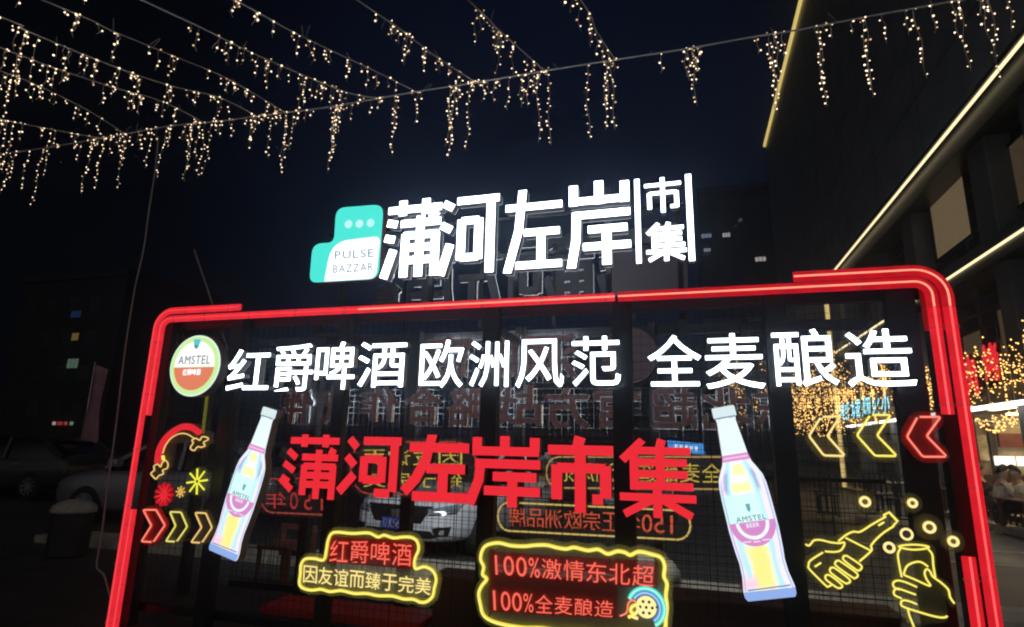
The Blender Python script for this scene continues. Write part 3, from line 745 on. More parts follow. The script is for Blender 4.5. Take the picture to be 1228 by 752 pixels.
    C1 = mixc(nd('MULTIPLY', sstep(N2.outputs['Fac'], .56, .72), .28), C1, (.72, .84, .98))
    n.links.new(C1, E_.inputs[0]); n.links.new(E_.outputs[0], o_.inputs[0])
    # gridded face so the print has coordinates across the bottle
    m = MB(); vs = []; uv = []
    for s in ss:
        for u in (-1, -.5, 0, .5, 1): vs.append(pt(s, u*hw(s), .004)); uv.append((u*.5+.5, s))
    fs = [(i*5+j, i*5+j+5, i*5+j+6, i*5+j+1) for i in range(len(ss)-1) for j in range(4)]
    m.add(vs, fs); o = m.build('printed_glass', M, t)
    ul = o.data.uv_layers.new(name='UVMap')
    for lp in o.data.loops: ul.data[lp.index].uv = uv[lp.vertex_index]
    def face(name, poly, material, par=t):
        m = MB(); m.prism(poly, (0, .002, 0)); return m.build(name, material, par)
    PW = emit('bottle_edge', (.86, .93, 1), 1.1)
    MINT = emit('bottle_mint', (.80, .98, .96), 1.1)
    face('cap', shape(0, .056, 1, .010, .004), emit('bottle_cap', (.72, .88, .90), 1.0))
    face('cap_edge', shape(.056, .064, .96, .012), emit('bottle_grey', (.25, .36, .42), .8))
    face('neck_foil', shape(.075, .262, .93, .010), MINT)
    face('neck_band', shape(.262, .298, 1, .012), emit('bottle_pink', (.80, .30, .66), 1.0))
    face('neck_band_line', shape(.276, .284, .9, .015), emit('bottle_pale_pink', (.95, .68, .86), 1.0))
    YP = emit('bottle_yellow', (1, .90, .36), 1.05)
    # label
    lb = []
    for i in range(25):
        a = math.pi*i/24; lb.append(pt(.617+.125*math.sin(a), -.186*math.cos(a), .012))
    face('label_lower', lb, emit('bottle_magenta', (.72, .28, .62), 1.0))
    ring = MB(); o1 = [pt(.619+.088*math.sin(math.pi*i/24), -.135*math.cos(math.pi*i/24), .016) for i in range(25)]; o2 = [pt(.619+.070*math.sin(math.pi*i/24), -.107*math.cos(math.pi*i/24), .016) for i in range(25)]
    ring.add(o1+o2, [(i, i+1, 26+i, 25+i) for i in range(24)]); ring.build('label_arc', PW, t)
    F = [pt(.585, -.125, .016), pt(.585, .125, .016), pt(.613, -.125, .016), pt(.613, .125, .016)]
    flat_text('AMSTEL', F, GREYT_E, 'wording', t, bold=.012)
    F = [pt(.624, -.055, .016), pt(.624, .055, .016), pt(.645, -.055, .016), pt(.645, .055, .016)]
    flat_text('BEER', F, PW, 'wording', t, bold=.02)
    for u0, u1, dz in ((-.11, -.045, .010), (-.028, .028, .014), (.045, .11, .010)):
        face('label_print', [pt(.700+dz, u0, .016), pt(.700+dz, u1, .016), pt(.708+dz, u1, .016), pt(.708+dz, u0, .016)], MATS['bottle_pale_pink'])
    face('crest', [pt(.525, -.018, .014), pt(.525, .018, .014), pt(.555, .014, .014), pt(.57, 0, .014), pt(.555, -.014, .014)], emit('crest_teal', (.16, .46, .50), .9))
    # beer glow in the lower half
    face('dark_seam', [pt(s, u, .013) for s, u in ((.945,-.17),(.94,.17),(.947,.17),(.952,-.17))], emit('bottle_seam', (.42, .36, .52), .8))
    face('blue_base', shape(.956, 1, 1, .012, .002), emit('bottle_blue', (.30, .45, .86), 1.0))
    return t
bottle('beer bottle light box at left leaning right, beside the neon arrows', (324.5, 490), (267.5, 666), wsc=1.22)
bottle('beer bottle light box at right leaning left, right of the red characters', (866.5, 488), (925, 718), wsc=1.26)

# ------------------------------------------------------------------ line neon
def px_path(pts, ox, oy, sc, Y): return [PY(ox+x/sc, oy+y/sc, Y) for x, y in pts]
def core_of(material):
    k_ = material.name+'_core'
    if k_ not in MATS:
        E_ = [n_ for n_ in material.node_tree.nodes if n_.type == 'EMISSION'][0]; c_ = E_.inputs[0].default_value; s_ = E_.inputs[1].default_value
        emit(k_, tuple(min(1, v*.62+.38) if i_ < 2 else min(1, v*.7+.22) for i_, v in enumerate(c_[:3])) if c_[1] > .3 else (1, min(1, c_[1]+.22), min(1, c_[2]+.16)), 1.15)
        E_.inputs[1].default_value = s_*.90
    return MATS[k_]
def tube_with_core(name, q, r, material, parent, closed=False):
    m = MB(); m.tube(q, r, 8, closed); o = m.build(name, material, parent, smooth=True)
    if material.name != 'red_neon':
        m = MB(); m.tube([Vector(p)+Vector((0, -r*.62, 0)) for p in q], r*.46, 6, closed); m.build('glowing_core', core_of(material), o, smooth=True)
    return o
def neon_part(name, pts, r, material, parent, closed=False, smooth=True, n=4):
    q = smooth_path(pts, closed, n) if smooth else pts
    return tube_with_core(name, q, r, material, parent, closed)
def expand(pts, d):
    P = list(pts); n = len(P); out = []
    for i in range(n):
        a, b = P[i-1], P[(i+1) % n]; t_ = (b-a).normalized(); nn = Vector((-t_.z, 0, t_.x)); out.append((P[i], nn))
    cx = sum((p.x*0+ (P[i].x*P[(i+1) % n].z-P[(i+1) % n].x*P[i].z)) for i, p in enumerate(P))
    s = -1 if cx > 0 else 1
    return [p+nn*d*s for p, nn in out]
def panel(name, poly, parent, material, Y):
    m = MB(); poly = [Vector((p.x, Y, p.z)) for p in poly]; m.prism(poly, (0, .005, 0)); return m.build(name, material, parent)
def standoffs(pts, parent, Y):
    for p in pts:
        m = MB(); m.cyl((p.x, Y-.012, p.z), .008, FY-Y+.01, 10, 'y'); m.build('standoff', ALU, parent)
YN = -.05
# wavy slogan sign at lower left
t = thing('neon_slogan_sign', 'stepped neon sign with wavy yellow outline, small red text above yellow text', 'neon sign', (-2.5, YN, .8))
b1 = px_path([(320,175),(420,181),(510,178),(560,200),(595,190),(645,205),(700,200),(745,203),(775,225),(782,270),(762,320),(765,372),(815,362),(860,385),(878,430),(868,480),(858,525),(825,553),(790,555),(755,540),(700,538),(640,522),(560,520),(500,508),(430,508),(360,492),(300,498),(250,485),(200,490),(155,480),(133,455),(138,400),(142,350),(165,320),(215,318),(265,325),(280,270),(290,215)], 330, 600, 4.548, YN)
bs = smooth_path(b1, True, 4)
neon_part('outline_tube', b1, .0108, YEL, t, True)
panel('acrylic_panel', expand(bs[::2], .036), t, ACR_Y, YN+.018)
flat_text('红爵啤酒', px_path([(300,205),(750,236),(288,338),(748,366)], 330, 600, 4.548, YN-.004), PINK, 'red_wording', t)
panel('red_backing', px_path([(296,196),(756,226),(752,376),(276,340)], 330, 600, 4.548, YN), t, acrylic('red_film', (.8, .05, .05), .55), YN+.012)
flat_text('因友谊而臻于完美', px_path([(152,350),(858,425),(148,450),(850,520)], 330, 600, 4.548, YN-.004), YELP, 'yellow_wording', t, bold=.006)
standoffs(px_path([(330,215),(720,240),(180,460),(830,520)], 330, 600, 4.548, YN), t, YN)
# passion sign bottom centre
t = thing('neon_slogan_sign', 'large neon sign with wavy yellow outline, two red lines starting 100% and a ball emblem', 'neon sign', (-.9, YN, .7))
b2 = px_path([(105,236),(165,224),(230,238),(300,242),(360,236),(420,236),(470,248),(520,256),(560,248),(600,256),(640,264),(690,258),(740,282),(790,268),(830,274),(860,288),(905,270),(975,285),(1020,302),(1040,345),(1036,400),(1052,440),(1046,500),(1052,560),(1046,620),(1040,680),(1000,715),(900,712),(800,700),(700,704),(600,690),(500,690),(400,672),(300,670),(200,655),(125,632),(85,600),(70,545),(62,490),(78,450),(104,414),(82,390),(88,350),(72,310),(80,265)], 560, 600, 4.386, YN)
neon_part('outline_tube', b2, .0118, YEL, t, True)
panel('acrylic_panel', expand(smooth_path(b2, True, 4)[::2], .038), t, ACR_Y, YN+.018)
panel('red_backing', px_path([(112,270),(1000,325),(1000,470),(790,455),(785,625),(112,590)], 560, 600, 4.386, YN), t, acrylic('red_film_thin', (.75, .06, .05), .35), YN+.012)
flat_text('100%激情东北超', px_path([(118,283),(992,343),(124,392),(988,462)], 560, 600, 4.386, YN-.004), PINK, 'red_wording', t)
flat_text('100%全麦酿造', px_path([(112,468),(780,530),(118,580),(772,620)], 560, 600, 4.386, YN-.004), PINK, 'red_wording', t)
c = PY(560+943/4.386, 600+563/4.386, YN-.01)
def arc(r, a0, a1, n=18): return [c+Vector((r*math.cos(R_(a0+(a1-a0)*i/n)), 0, r*math.sin(R_(a0+(a1-a0)*i/n)))) for i in range(n+1)]
m = MB(); m.cyl(c, .062, .012, 28, 'y'); ball = m.build('emblem_ball', emit('emblem_yellow', (1, .90, .38), 1.05), t)
m = MB()
for k in range(7):
    a = math.pi*k/3; d = 0 if k == 6 else .036
    m.cyl(c+Vector((d*math.cos(a), -.003, d*math.sin(a))), .0085, .0025, 12, 'y')
m.build('dark_spots', mat('emblem_dark', (.05, .04, .02), .6), ball)
neon_part('emblem_arc', arc(.108, 158, -62), .0125, emit('neon_aqua', (.12, .90, .72), 1.0), t, smooth=False)
neon_part('emblem_arc', arc(.083, 148, -58), .0115, emit('neon_blue', (.10, .36, .85), 1.05), t, smooth=False)
neon_part('emblem_flame', px_path([(805,608),(840,590),(848,545),(868,525),(890,535)], 560, 600, 4.386, YN-.01), .006, PINK, t)
neon_part('emblem_flame', px_path([(848,615),(880,600),(862,585),(868,560),(895,548)], 560, 600, 4.386, YN-.01), .0105, YEL, t)
neon_part('emblem_flame', px_path([(905,560),(892,590),(870,610),(900,622)], 560, 600, 4.386, YN-.01), .009, YELP, t)
standoffs(px_path([(130,260),(1000,320),(1000,560),(120,600)], 560, 600, 4.386, YN), t, YN)
# arrows
def arrow(label, pts, ox, oy, sc, material, r=.0066, film=None, exp=.03):
    q = px_path(pts, ox, oy, sc, YN); cen = sum(q, Vector())/len(q)
    t = thing('neon_arrow', label, 'neon arrow', tuple(cen), 'neon chevron arrows')
    tube_with_core('outline_tube', rounded(q, .012, 3), r, material, t, True)
    panel('acrylic_panel', expand(rounded(q, .02, 2), exp), t, film or acrylic('thin_acrylic', (.7, .7, .65), .10), YN+.016)
    standoffs([q[0], q[3]], t, YN)
AL = dict(ox=140, oy=480, sc=3.759)
arrow('red neon chevron pointing right, nearest the left red post', [(120,494),(178,494),(218,563),(165,640),(112,636),(157,565)], material=PINK, film=acrylic('red_glow_film', (.8, .06, .06), .5), r=.0075, **AL)
arrow('yellow neon chevron pointing right, between a red and an amber one', [(240,503),(290,505),(318,570),(270,638),(222,635),(266,566)], material=emit('lemon_neon', (.85, .72, .09), 1.0), **AL)
arrow('amber neon chevron pointing right, beside the left beer bottle', [(354,507),(402,509),(430,574),(384,643),(336,640),(383,573)], material=GOLD, **AL)
AR_ = dict(ox=908, oy=460, sc=2.575)
arrow('amber neon chevron pointing left, nearest the right beer bottle', [(197,103),(256,101),(217,162),(272,224),(206,222),(160,162)], material=emit('soft_amber_neon', (1, .75, .22), 1.1), exp=.035, film=acrylic('wide_acrylic', (.7, .6, .4), .16), **AR_)
arrow('bright yellow neon chevron pointing left, between an amber and a red one', [(349,97),(412,97),(370,160),(432,224),(364,223),(308,160)], material=YEL, exp=.035, film=MATS['wide_acrylic'], **AR_)
arrow('red neon chevron pointing left, nearest the right red post', [(495,103),(566,103),(523,162),(586,226),(511,226),(462,164)], material=PINK, film=MATS['red_glow_film'], exp=.035, **AR_)
# rainbow between two clouds
t = thing('neon_rainbow', 'small neon rainbow between two outlined clouds, upper left of the left bottle', 'neon sign', tuple(PY(214, 535, YN)), None)
RB = (140, 480, 3.759)
neon_part('red_arc', px_path([(186,282),(190,235),(210,188),(245,150),(290,122),(335,122),(372,146)], *RB, YN), .026, RED, t)
neon_part('yellow_arc', px_path([(208,240),(220,205),(245,172),(280,152),(315,152),(350,172)], *RB, YN-.008), .0055, GOLD, t)
neon_part('cloud_outline', px_path([(165,345),(155,330),(170,315),(168,298),(185,288),(198,300),(205,282),(222,272),(232,290),(226,308),(208,315),(210,332),(190,340),(178,355)], *RB, YN-.008), .006, GOLD, t, True)
neon_part('cloud_outline', px_path([(335,208),(345,192),(340,180),(358,172),(375,180),(385,165),(408,168),(412,178),(392,190),(398,205),(380,212),(365,210),(350,226),(334,220)], *RB, YN-.008), .006, GOLD, t, True)
neon_part('cloud_spark', px_path([(212,270),(208,250)], *RB, YN-.008), .012, YEL, t, smooth=False)
panel('acrylic_panel', px_path([(150,340),(158,270),(172,200),(220,130),(290,98),(360,105),(430,150),(428,185),(390,222),(340,238),(300,190),(262,200),(240,300),(185,365)], *RB, YN), t, acrylic('thin_acrylic', (.7, .7, .65), .10), YN+.02)
def burst(label, cx, cy, rad, n, r, material, rot=0, ox=140, oy=480, sc=3.759, dense=False, name='neon_star'):
    c = PY(ox+cx/sc, oy+cy/sc, YN); R = rad/sc*4.9/700
    t = thing(name, label, 'neon star', tuple(c), None); m = MB()
    for k in range(n):
        a = R_(rot)+2*math.pi*k/n; d = Vector((math.cos(a), 0, math.sin(a)))
        m.tube([c+d*R*(.16 if not dense else .12), c+d*R], r, 6)
    m.build('rays', material, t)
    if dense:
        m = MB()
        for k in range(n):
            a = R_(rot)+2*math.pi*k/n; d = Vector((math.cos(a), 0, math.sin(a))); m.cyl(c+d*R*1.0+Vector((0, -.006, 0)), R*.20, .012, 10, 'y')
        m.build('petals', REDD, t)
        m = MB(); m.cyl(c+Vector((0, .012, 0)), R*1.15, .005, 28, 'y'); m.build('acrylic_panel', MATS['red_glow_film'], t)
    else:
        m = MB(); m.cyl(c+Vector((0, .016, 0)), R*1.18, .005, 28, 'y'); m.build('acrylic_panel', MATS['thin_acrylic'], t)
    return t
burst('larger yellow neon star of eight rays beside the left bottle', 362, 366, 54, 8, .0075, emit('lime_neon', (.88, .86, .07), 1.1), 8)
burst('small amber neon star between the red firework and the big star', 287, 413, 24, 8, .006, GOLD, 0)
burst('round red neon firework above the left red chevron', 212, 425, 42, 11, .0075, RED, 0, dense=True, name='neon_firework')
# toasting hands
HB = (955, 580, 4.371)
def hands(label, strokes, hull, cen, r=.0056):
    t = thing('neon_hand', label, 'neon sign', tuple(PY(*cen, YN)), None)
    for nm_, pts, cl, smo in strokes: neon_part(nm_, px_path(pts, *HB, YN), r, YEL, t, cl, smo, 5)
    panel('acrylic_panel', smooth_path(px_path(hull, *HB, YN), True, 3), t, MATS['thin_acrylic'], YN+.016)
    return t
hands('yellow neon outline of a hand tilting a beer bottle', [
 ('bottle_outline', [(220,302),(262,268),(300,252),(335,252),(400,212),(470,172)], False, True),
 ('bottle_mouth', [(462,178),(458,165),(486,150),(530,197),(512,215),(505,228)], False, False),
 ('bottle_outline', [(505,226),(460,255),(420,290),(392,325),(392,352),(330,408)], False, True),
 ('label_line', [(258,284),(392,352)], False, False),
 ('bottle_base', [(140,360),(75,402),(64,428),(70,450),(150,530),(165,540),(185,530)], False, True),
 ('thumb', [(48,318),(68,324),(92,298),(130,296),(180,308),(225,312),(250,308),(250,325),(232,350),(200,358),(150,355)], False, True),
 ('finger', [(152,488),(158,480),(178,482),(232,524),(240,540),(225,548),(205,540),(158,505)], True, True),
 ('finger', [(178,445),(190,440),(206,446),(268,492),(282,512),(268,522),(250,518),(182,468)], True, True),
 ('finger', [(206,410),(218,404),(234,410),(308,462),(322,482),(308,495),(292,490),(210,432)], True, True),
 ('finger', [(246,384),(258,378),(274,384),(334,424),(342,442),(328,455),(312,450),(250,402)], True, True),
 ('glint', [(96,436),(130,414)], False, False), ('glint', [(430,220),(460,202)], False, False)],
 [(30,318),(70,290),(130,270),(200,280),(270,232),(340,225),(440,150),(485,125),(550,195),(525,235),(430,310),(415,365),(350,450),(300,530),(230,565),(150,560),(45,450),(50,390),(120,340),(60,340)], (1020, 655))
hands('yellow neon outline of a hand raising a beer can', [
 ('can_rim', [(538,330),(570,322),(620,320),(665,324),(694,332),(668,342),(615,346),(565,340)], True, True),
 ('can_side', [(545,340),(532,372),(540,430),(552,490)], False, True),
 ('can_side', [(690,342),(712,372),(718,430),(728,492)], False, True),
 ('label_arc', [(562,475),(580,432),(620,412),(655,412),(690,435)], False, True),
 ('thumb', [(562,478),(620,502),(700,536),(682,500),(672,468),(684,448),(702,462),(716,488),(760,520),(796,556),(806,595),(828,628)], False, True),
 ('finger', [(632,542),(570,516),(530,508),(508,520),(512,542),(540,556)], False, True),
 ('finger', [(626,582),(570,562),(530,550),(512,562),(515,584),(552,602)], False, True),
 ('finger', [(632,632),(590,616),(560,612),(548,626),(560,645),(640,672),(720,695),(770,702),(792,694)], False, True),
 ('wrist', [(585,660),(592,690),(604,720),(620,760)], False, True)],
 [(520,320),(600,300),(710,315),(740,370),(745,480),(800,520),(840,590),(855,640),(815,650),(780,590),(800,720),(700,740),(560,770),(560,660),(490,600),(488,510),(520,490),(510,380)], (1105, 680))
for k, (cx, cy, ro, lab) in enumerate(((360, 95, 24, 'neon bubble ring far left, above the neon bottle'), (609, 102, 20, 'neon bubble ring straight above the can'), (698, 229, 26, 'neon bubble ring right of the bottle mouth, above the can'),
      (823, 303, 22, 'neon bubble ring farthest right, near the red post'), (578, 265, 28, 'neon bubble ring without a disc, just above the can rim'), (487, 335, 24, 'neon bubble ring lowest, left of the can rim'))):
    c = PY(955+cx/4.371, 580+cy/4.371, YN); R = ro/4.371*4.2/700
    t = thing('neon_bubble', lab, 'neon ring', tuple(c), 'neon bubbles above the toasting hands')
    tube_with_core('ring_tube', [c+Vector((R*.72*math.cos(a*math.pi/10), 0, R*.72*math.sin(a*math.pi/10))) for a in range(20)], .008 if k != 4 else .0066, YELP, t, True)
    if k < 4:
        m = MB(); m.cyl(c+Vector((0, .014, 0)), R*2.0, .005, 28, 'y'); m.build('acrylic_disc', MATS['wide_acrylic'], t)

# ================================================================== REAR WALL SIGNS (face away, seen from behind)
NB = Vector((0, 1, 0))
tq = thing('reversed_rooftop_sign', 'unlit backs of the large rooftop characters on the rear wall, just above the red border', 'sign letters', (-1.4, YB, 2.74))
SILV = mat('bright_letter_edge', (.65, .66, .70), .25, .9)
def back_of(q, Y):
    """mirror a front quad about the middle of the booth roof sign onto the rear wall"""
    f = lambda p: Vector((-2.856-p.x, Y, p.z)); return (f(q[1]), f(q[0]), f(q[3]), f(q[2]))
for ch, q in top_boxes: stroke_letter('character', ch, back_of(q, YB+.07), tq, emit('street_top_face', (.85, .93, 1.0), 5.0), mat('grey_letter_back', (.075, .07, .08), .45, .2), width=.15, depth=.07, flip=True, nf=NB)
m = MB(); m.prism([Vector((-2.856-p.x, YB, p.z)) for p in ol], (0, .07, 0)); m.build('logo_back', mat('logo_back_plate', (.16, .13, .145), .5, .3), tq)
tq2 = thing('reversed_slogan_sign', 'mirrored maroon backs of a long row of Chinese characters behind the white slogan', 'sign letters', (-1.4, YB, 1.6))
BACK = [('伴',338,463,373,508),('伙',386,462,419,509),('作',432,464,477,506),('合',486,462,528,509),('略',536,463,579,511),('战',588,462,649,511),('方',653,464,707,514),('官',713,464,765,514),('超',781,465,836,515),('北',841,465,901,515),('东',905,464,952,513)]
def back_letter(ch, box, par, bold=.022, depth=.045):
    q = box_map(*box, YB); cps, fs = bold_map(ch, q, bold, True)
    # maroon back, bright metal return, lit face towards the street behind
    m = MB()
    for k, pts in enumerate(cps): m.add([v+Vector((0, -.0002*k, 0)) for v in pts], fs)
    o = m.build('character', BROWNF, par)
    m = MB()
    for pts in cps:
        V, Fc = flat_to_solid([v+Vector((0, .002, 0)) for v in pts], fs, Vector((0, depth, 0))); m.add(V, Fc)
    for pts in bold_map(ch, q, bold+.014, True)[0][1:]: m.add([v+Vector((0, .001, 0)) for v in pts], fs)
    m.build('metal_return', SILV, o)
    m = MB(); m.add([v+Vector((0, depth+.006, 0)) for v in cps[0]], fs); m.build('lit_face', STREETLIT, o)
for ch, a, b, c, d in BACK: back_letter(ch, (a, b, c, d), tq2)
tq3 = thing('reversed_slogan_sign', 'mirrored maroon backs of a shorter row ending in a plain disc, behind the white row', 'sign letters', (-1.2, YB, 2.0))
for ch, a, b, c, d in (('官',508,402,566,452),('西',588,400,622,452),('酒',628,400,692,454)): back_letter(ch, (a, b, c, d), tq3)
c = PY(754, 425, YB)
m = MB(); m.cyl(c, .235, .05, 40, 'y'); m.build('badge_back', mat('badge_back_plate', (.20, .12, .13), .5), tq3)
def rev_neon(label, q, txts, colb, colt, r=.007, cen=None):
    q = [PY(*p, YB) for p in q]; F = quadmap(q)
    t = thing('reversed_neon_sign', label, 'neon sign', tuple(F(.5, .5)), None)
    ar_ = (q[1]-q[0]).length/(q[0]-q[2]).length
    out = []
    for sx, cx in ((1, 1), (-1, 0)):
        for i in range(9):
            a = R_(90-180*i/8) if sx > 0 else R_(270-180*i/8)
            rad = .42; out.append(F(cx-sx*rad/ar_+rad/ar_*math.cos(a), .5+(.5 if abs(math.sin(a)) > 0 else 0)*math.sin(a)))
    m = MB(); m.tube(out, r, 8, True); m.build('outline_tube', colb, t, smooth=True)
    panel('acrylic_panel', expand(out, .03), t, acrylic('smoked_acrylic', (.35, .33, .30), .25), YB-.016)
    for tx, a, b, c_, d_ in txts:
        flat_text(tx, [F(a, d_), F(b, d_), F(a, c_), F(b, c_)], colt, 'wording', t, flip=True)
    return t
rev_neon('long reversed yellow neon box with yellow characters, left of the right bottle', [(655,548),(905,548),(655,585),(905,587)], [('全麦酿造欧洲风范', .05, .86, .18, .82)], emit('dim_amber_neon', (.80, .50, .16), .75), emit('dim_yellow_neon', (.92, .68, .10), .9))
rev_neon('reversed neon box with red characters and yellow outline under the red name row', [(597,602),(828,613),(597,636),(828,648)], [('150年正宗欧洲品牌', .06, .94, .16, .84)], emit('dim_yellow_line', (1, .74, .20), .95), emit('orange_red_neon', (.95, .13, .06), 1.0))
rev_neon('small reversed red neon box beside the left bottle', [(312,574),(402,574),(312,614),(402,618)], [('150年', .06, .92, .1, .62)], emit('dim_red_line', (.70, .10, .07), .7), emit('deep_red_neon', (.72, .05, .05), .9))
t = rev_neon('reversed yellow two line neon sign half hidden by the red characters', [(420,530),(572,530),(420,592),(572,594)], [('因友谊而', .1, .9, .54, .86), ('臻于完美', .1, .9, .12, .44)], emit('dim_red_line2', (.62, .07, .05), .8), emit('dim_yellow_neon', (1, 1, 1)))
# leaning rod, brace
m = MB(); a, b = PY(233, 300, .62), PY(283, 448, .62); m.tube([a, b+(b-a)*.05], .011, 8); tag(m.build('metal_rod', mat('dull_metal', (.30, .29, .30), .4, .5)), 'thin grey metal rod slanting behind the left end of the red border', 'rod')
m = MB(); m.tube([PY(250, 462, .3), PY(243, 520, .3)], .012, 8); tag(m.build('neon_stub', emit('olive_neon', (.20, .20, .02), .7)), 'short dim olive tube hanging under the round badge', 'tube')

# ================================================================== FAIRY LIGHT NET OVERHEAD
YC = 1.5
bm_ = MB(); 
_ico = [(0,0,1)]+[(.894*math.cos(2*math.pi*i/5), .894*math.sin(2*math.pi*i/5), .447) for i in range(5)]+[(.894*math.cos(2*math.pi*(i+.5)/5), .894*math.sin(2*math.pi*(i+.5)/5), -.447) for i in range(5)]+[(0,0,-1)]
_icf = [(0,1+i,1+(i+1)%5) for i in range(5)]+[(1+i,6+i,1+(i+1)%5) for i in range(5)]+[(1+(i+1)%5,6+i,6+(i+1)%5) for i in range(5)]+[(11,6+(i+1)%5,6+i) for i in range(5)]
bulb_me = bpy.data.meshes.new('bulb'); bulb_me.from_pydata([Vector(v)*.0074 for v in _ico], [], _icf); bulb_me.materials.append(BULB)
DIMB = emit('dim_warm_led', (1.0, .62, .30), 1.1, sample=False)
bulb_me2 = bulb_me.copy(); bulb_me2.materials.clear(); bulb_me2.materials.append(DIMB)
def strand(par, base, p, L, nb=None, amp=.012, root=None):
    """one icicle drop: wavy wire (part) carrying its lamps (sub-parts)"""
    n = max(3, int(L/.05)); pts = []
    ph = rng.random()*6; a2 = rng.uniform(-.05, .05)
    for i in range(n+1):
        t_ = i/n; pts.append(p+Vector((amp*math.sin(ph+t_*9)+a2*L*t_, amp*.8*math.cos(ph*1.3+t_*7), -L*t_)))
    m = MB(); m.tube(pts, .0026, 4); o = m.build('strand', CABLE, par)
    nb = nb or max(2, int(L/.062))
    for k in range(nb):
        t_ = (k+.6+rng.uniform(-.25, .25))/nb; q = pts[min(n, int(t_*n))]
        d = Vector((rng.choice((-1, 1))*rng.uniform(.008, .022), rng.uniform(-.012, .012), rng.uniform(-.015, .006)))
        b = bpy.data.objects.new('bulb', bulb_me2 if rng.random() < .22 else bulb_me); COL.objects.link(b); b.parent = o; b.location = q+d-base
        b.scale = [rng.choice((.7, .85, 1, 1, 1.1, 1.3))]*3
    return o
def light_string(label, pts, r, drops, matl=CABLE, twigs=0):
    base = pts[0].copy()
    t = thing('light_string', label, 'fairy lights', tuple(base), 'fairy light strings hung over the square')
    P = smooth_path(pts, False, 6); m = MB(); m.tube(P, r, 6); m.build('cable', matl, t)
    if twigs:   # loose ends of cable ties sticking out
        for k in range(twigs):
            q = P[rng.randrange(len(P)-1)]; q = q+(P[min(P.index(q)+1, len(P)-1)]-q)*rng.random()
            d = Vector((rng.uniform(-.7, .7), rng.uniform(-.4, .4), rng.choice((-1, 1, 1))*rng.uniform(.5, 1))).normalized()
            m = MB(); m.tube([q, q+d*rng.uniform(.06, .14)], .0028, 4); m.build('tie_end', matl, t)
    for p, L, nb in drops: strand(t, base, p, L, nb)
    return t
MAINPX = [(-30,188),(44,179),(126,165),(205,151),(260,146),(318,138),(376,131),(420,124),(499,110),(571,99),(653,85),(742,71),(820,59),(904,44),(951,37),(1040,20),(1140,2),(1230,-14)]
mpts = [PY(x, y, YC) for x, y in MAINPX]
def on_main(x):
    for (x0, y0), (x1, y1) in zip(MAINPX, MAINPX[1:]):
        if x0 <= x <= x1: return PY(x, y0+(y1-y0)*(x-x0)/(x1-x0), YC)
    return mpts[-1]
LONG = [(4,268),(12,245),(20,215),(33,225),(51,243),(58,210),(113,230),(125,225),(152,225),(150,196),(183,200),(200,212),(206,178),(230,215),(232,205),(240,190),(248,212),(256,210),(281,166),(305,180),(302,170),(325,188),(343,209),(347,196),(352,178),(372,140),(403,206),(401,190),(405,175),(410,160),(420,145),(444,138),(473,186),(476,160),(500,149),(505,120),(539,191),(541,175),(545,165),(550,140),(562,179),(580,123),(592,124),(611,131),(628,128),(635,128),(645,172),(657,175),(703,168),(727,157),(733,156),(730,130),(792,88),(832,126),(826,96),(833,100),(836,85),(921,138),(926,125),(930,90),(937,70),(982,127),(978,122),(1037,119),(1033,108),(1058,52),(1097,94),(1083,42),(1149,88),(1140,45),(1185,98),(1176,60),(1208,40)]
drops = []
for x, yb in LONG:
    p = on_main(x); L = (p-PY(x, yb, YC)).length
    p = p+Vector((rng.uniform(-.01, .01), rng.uniform(-.02, .02), 0)); drops.append((p, L, None))
# small tangles of lamps lying on the cable
for k in range(46):
    x = rng.uniform(-10, 1200) if k % 3 else rng.uniform(0, 420); drops.append((on_main(x)+Vector((0, rng.uniform(-.03, .03), 0)), rng.choice((.10, .16, .22, .3)), None))
for x in (318, 312, 330, 265, 258, 126, 135, 70, 455, 410, 545, 565, 575, 655, 735, 830): drops.append((on_main(x)+Vector((0, 0, .02)), .08, 4))
light_string('main fairy light cable sagging right across the photo, heavy with icicle strands', mpts, .0088, drops, twigs=16)
VPD = (PY(970, 370, 50)-CAM).normalized()
def side_string(label, pxs, drops, r=.0062):
    """a cable running from the main cable back over the viewer; all of them are parallel"""
    P0 = on_main(pxs[-1][0]); pxs = list(pxs)
    pts = [P0]
    for px, py in reversed(pxs[:-1]):
        # nearest point of the direction line VPD through P0 to the pixel ray
        d = ray(px, py).normalized(); w0 = CAM-P0; b = d.dot(VPD); dd = d.dot(w0); ee_ = VPD.dot(w0)
        tt = (b*ee_-dd)/(1-b*b); pts.append(CAM+d*tt)
    pts.reverse(); pts.insert(0, pts[0]-VPD*1.6)
    pxs = [(pxs[0][0]-(pxs[1][0]-pxs[0][0])*1.0-14, pxs[0][1]-(pxs[1][1]-pxs[0][1])*1.0)]+list(pxs)
    def at(px):
        for (a, pa), (b, pb) in zip(zip(pxs, pts), zip(pxs[1:], pts[1:])):
            if a[0] <= px <= b[0]: return pa+(pb-pa)*((px-a[0])/(b[0]-a[0]))
        return pts[-1]
    dr = []
    for x, dy_ in drops:
        p = at(x); L = max(.05, dy_/FPX*(p-CAM).dot(AF)); dr.append((p, L, None))
    lo_, hi_ = max(0, pxs[0][0]), pxs[-1][0]
    for k in range(int((hi_-lo_)/13)):
        p = at(rng.uniform(lo_, hi_)); dr.append((p, rng.choice((.06, .10, .16, .24)), None))
    return light_string(label, pts, r, dr, twigs=5)
def ps(*v): return list(v)
side_string('upper left fairy light cable starting in the corner, ending near the power lead', [(5,22),(32,37),(140,81),(205,103),(263,117),(308,134)], [(30,75),(34,20),(45,40),(80,45),(82,20),(103,25),(112,15),(140,40),(143,25),(165,22),(200,45),(206,30),(235,20),(262,35)])
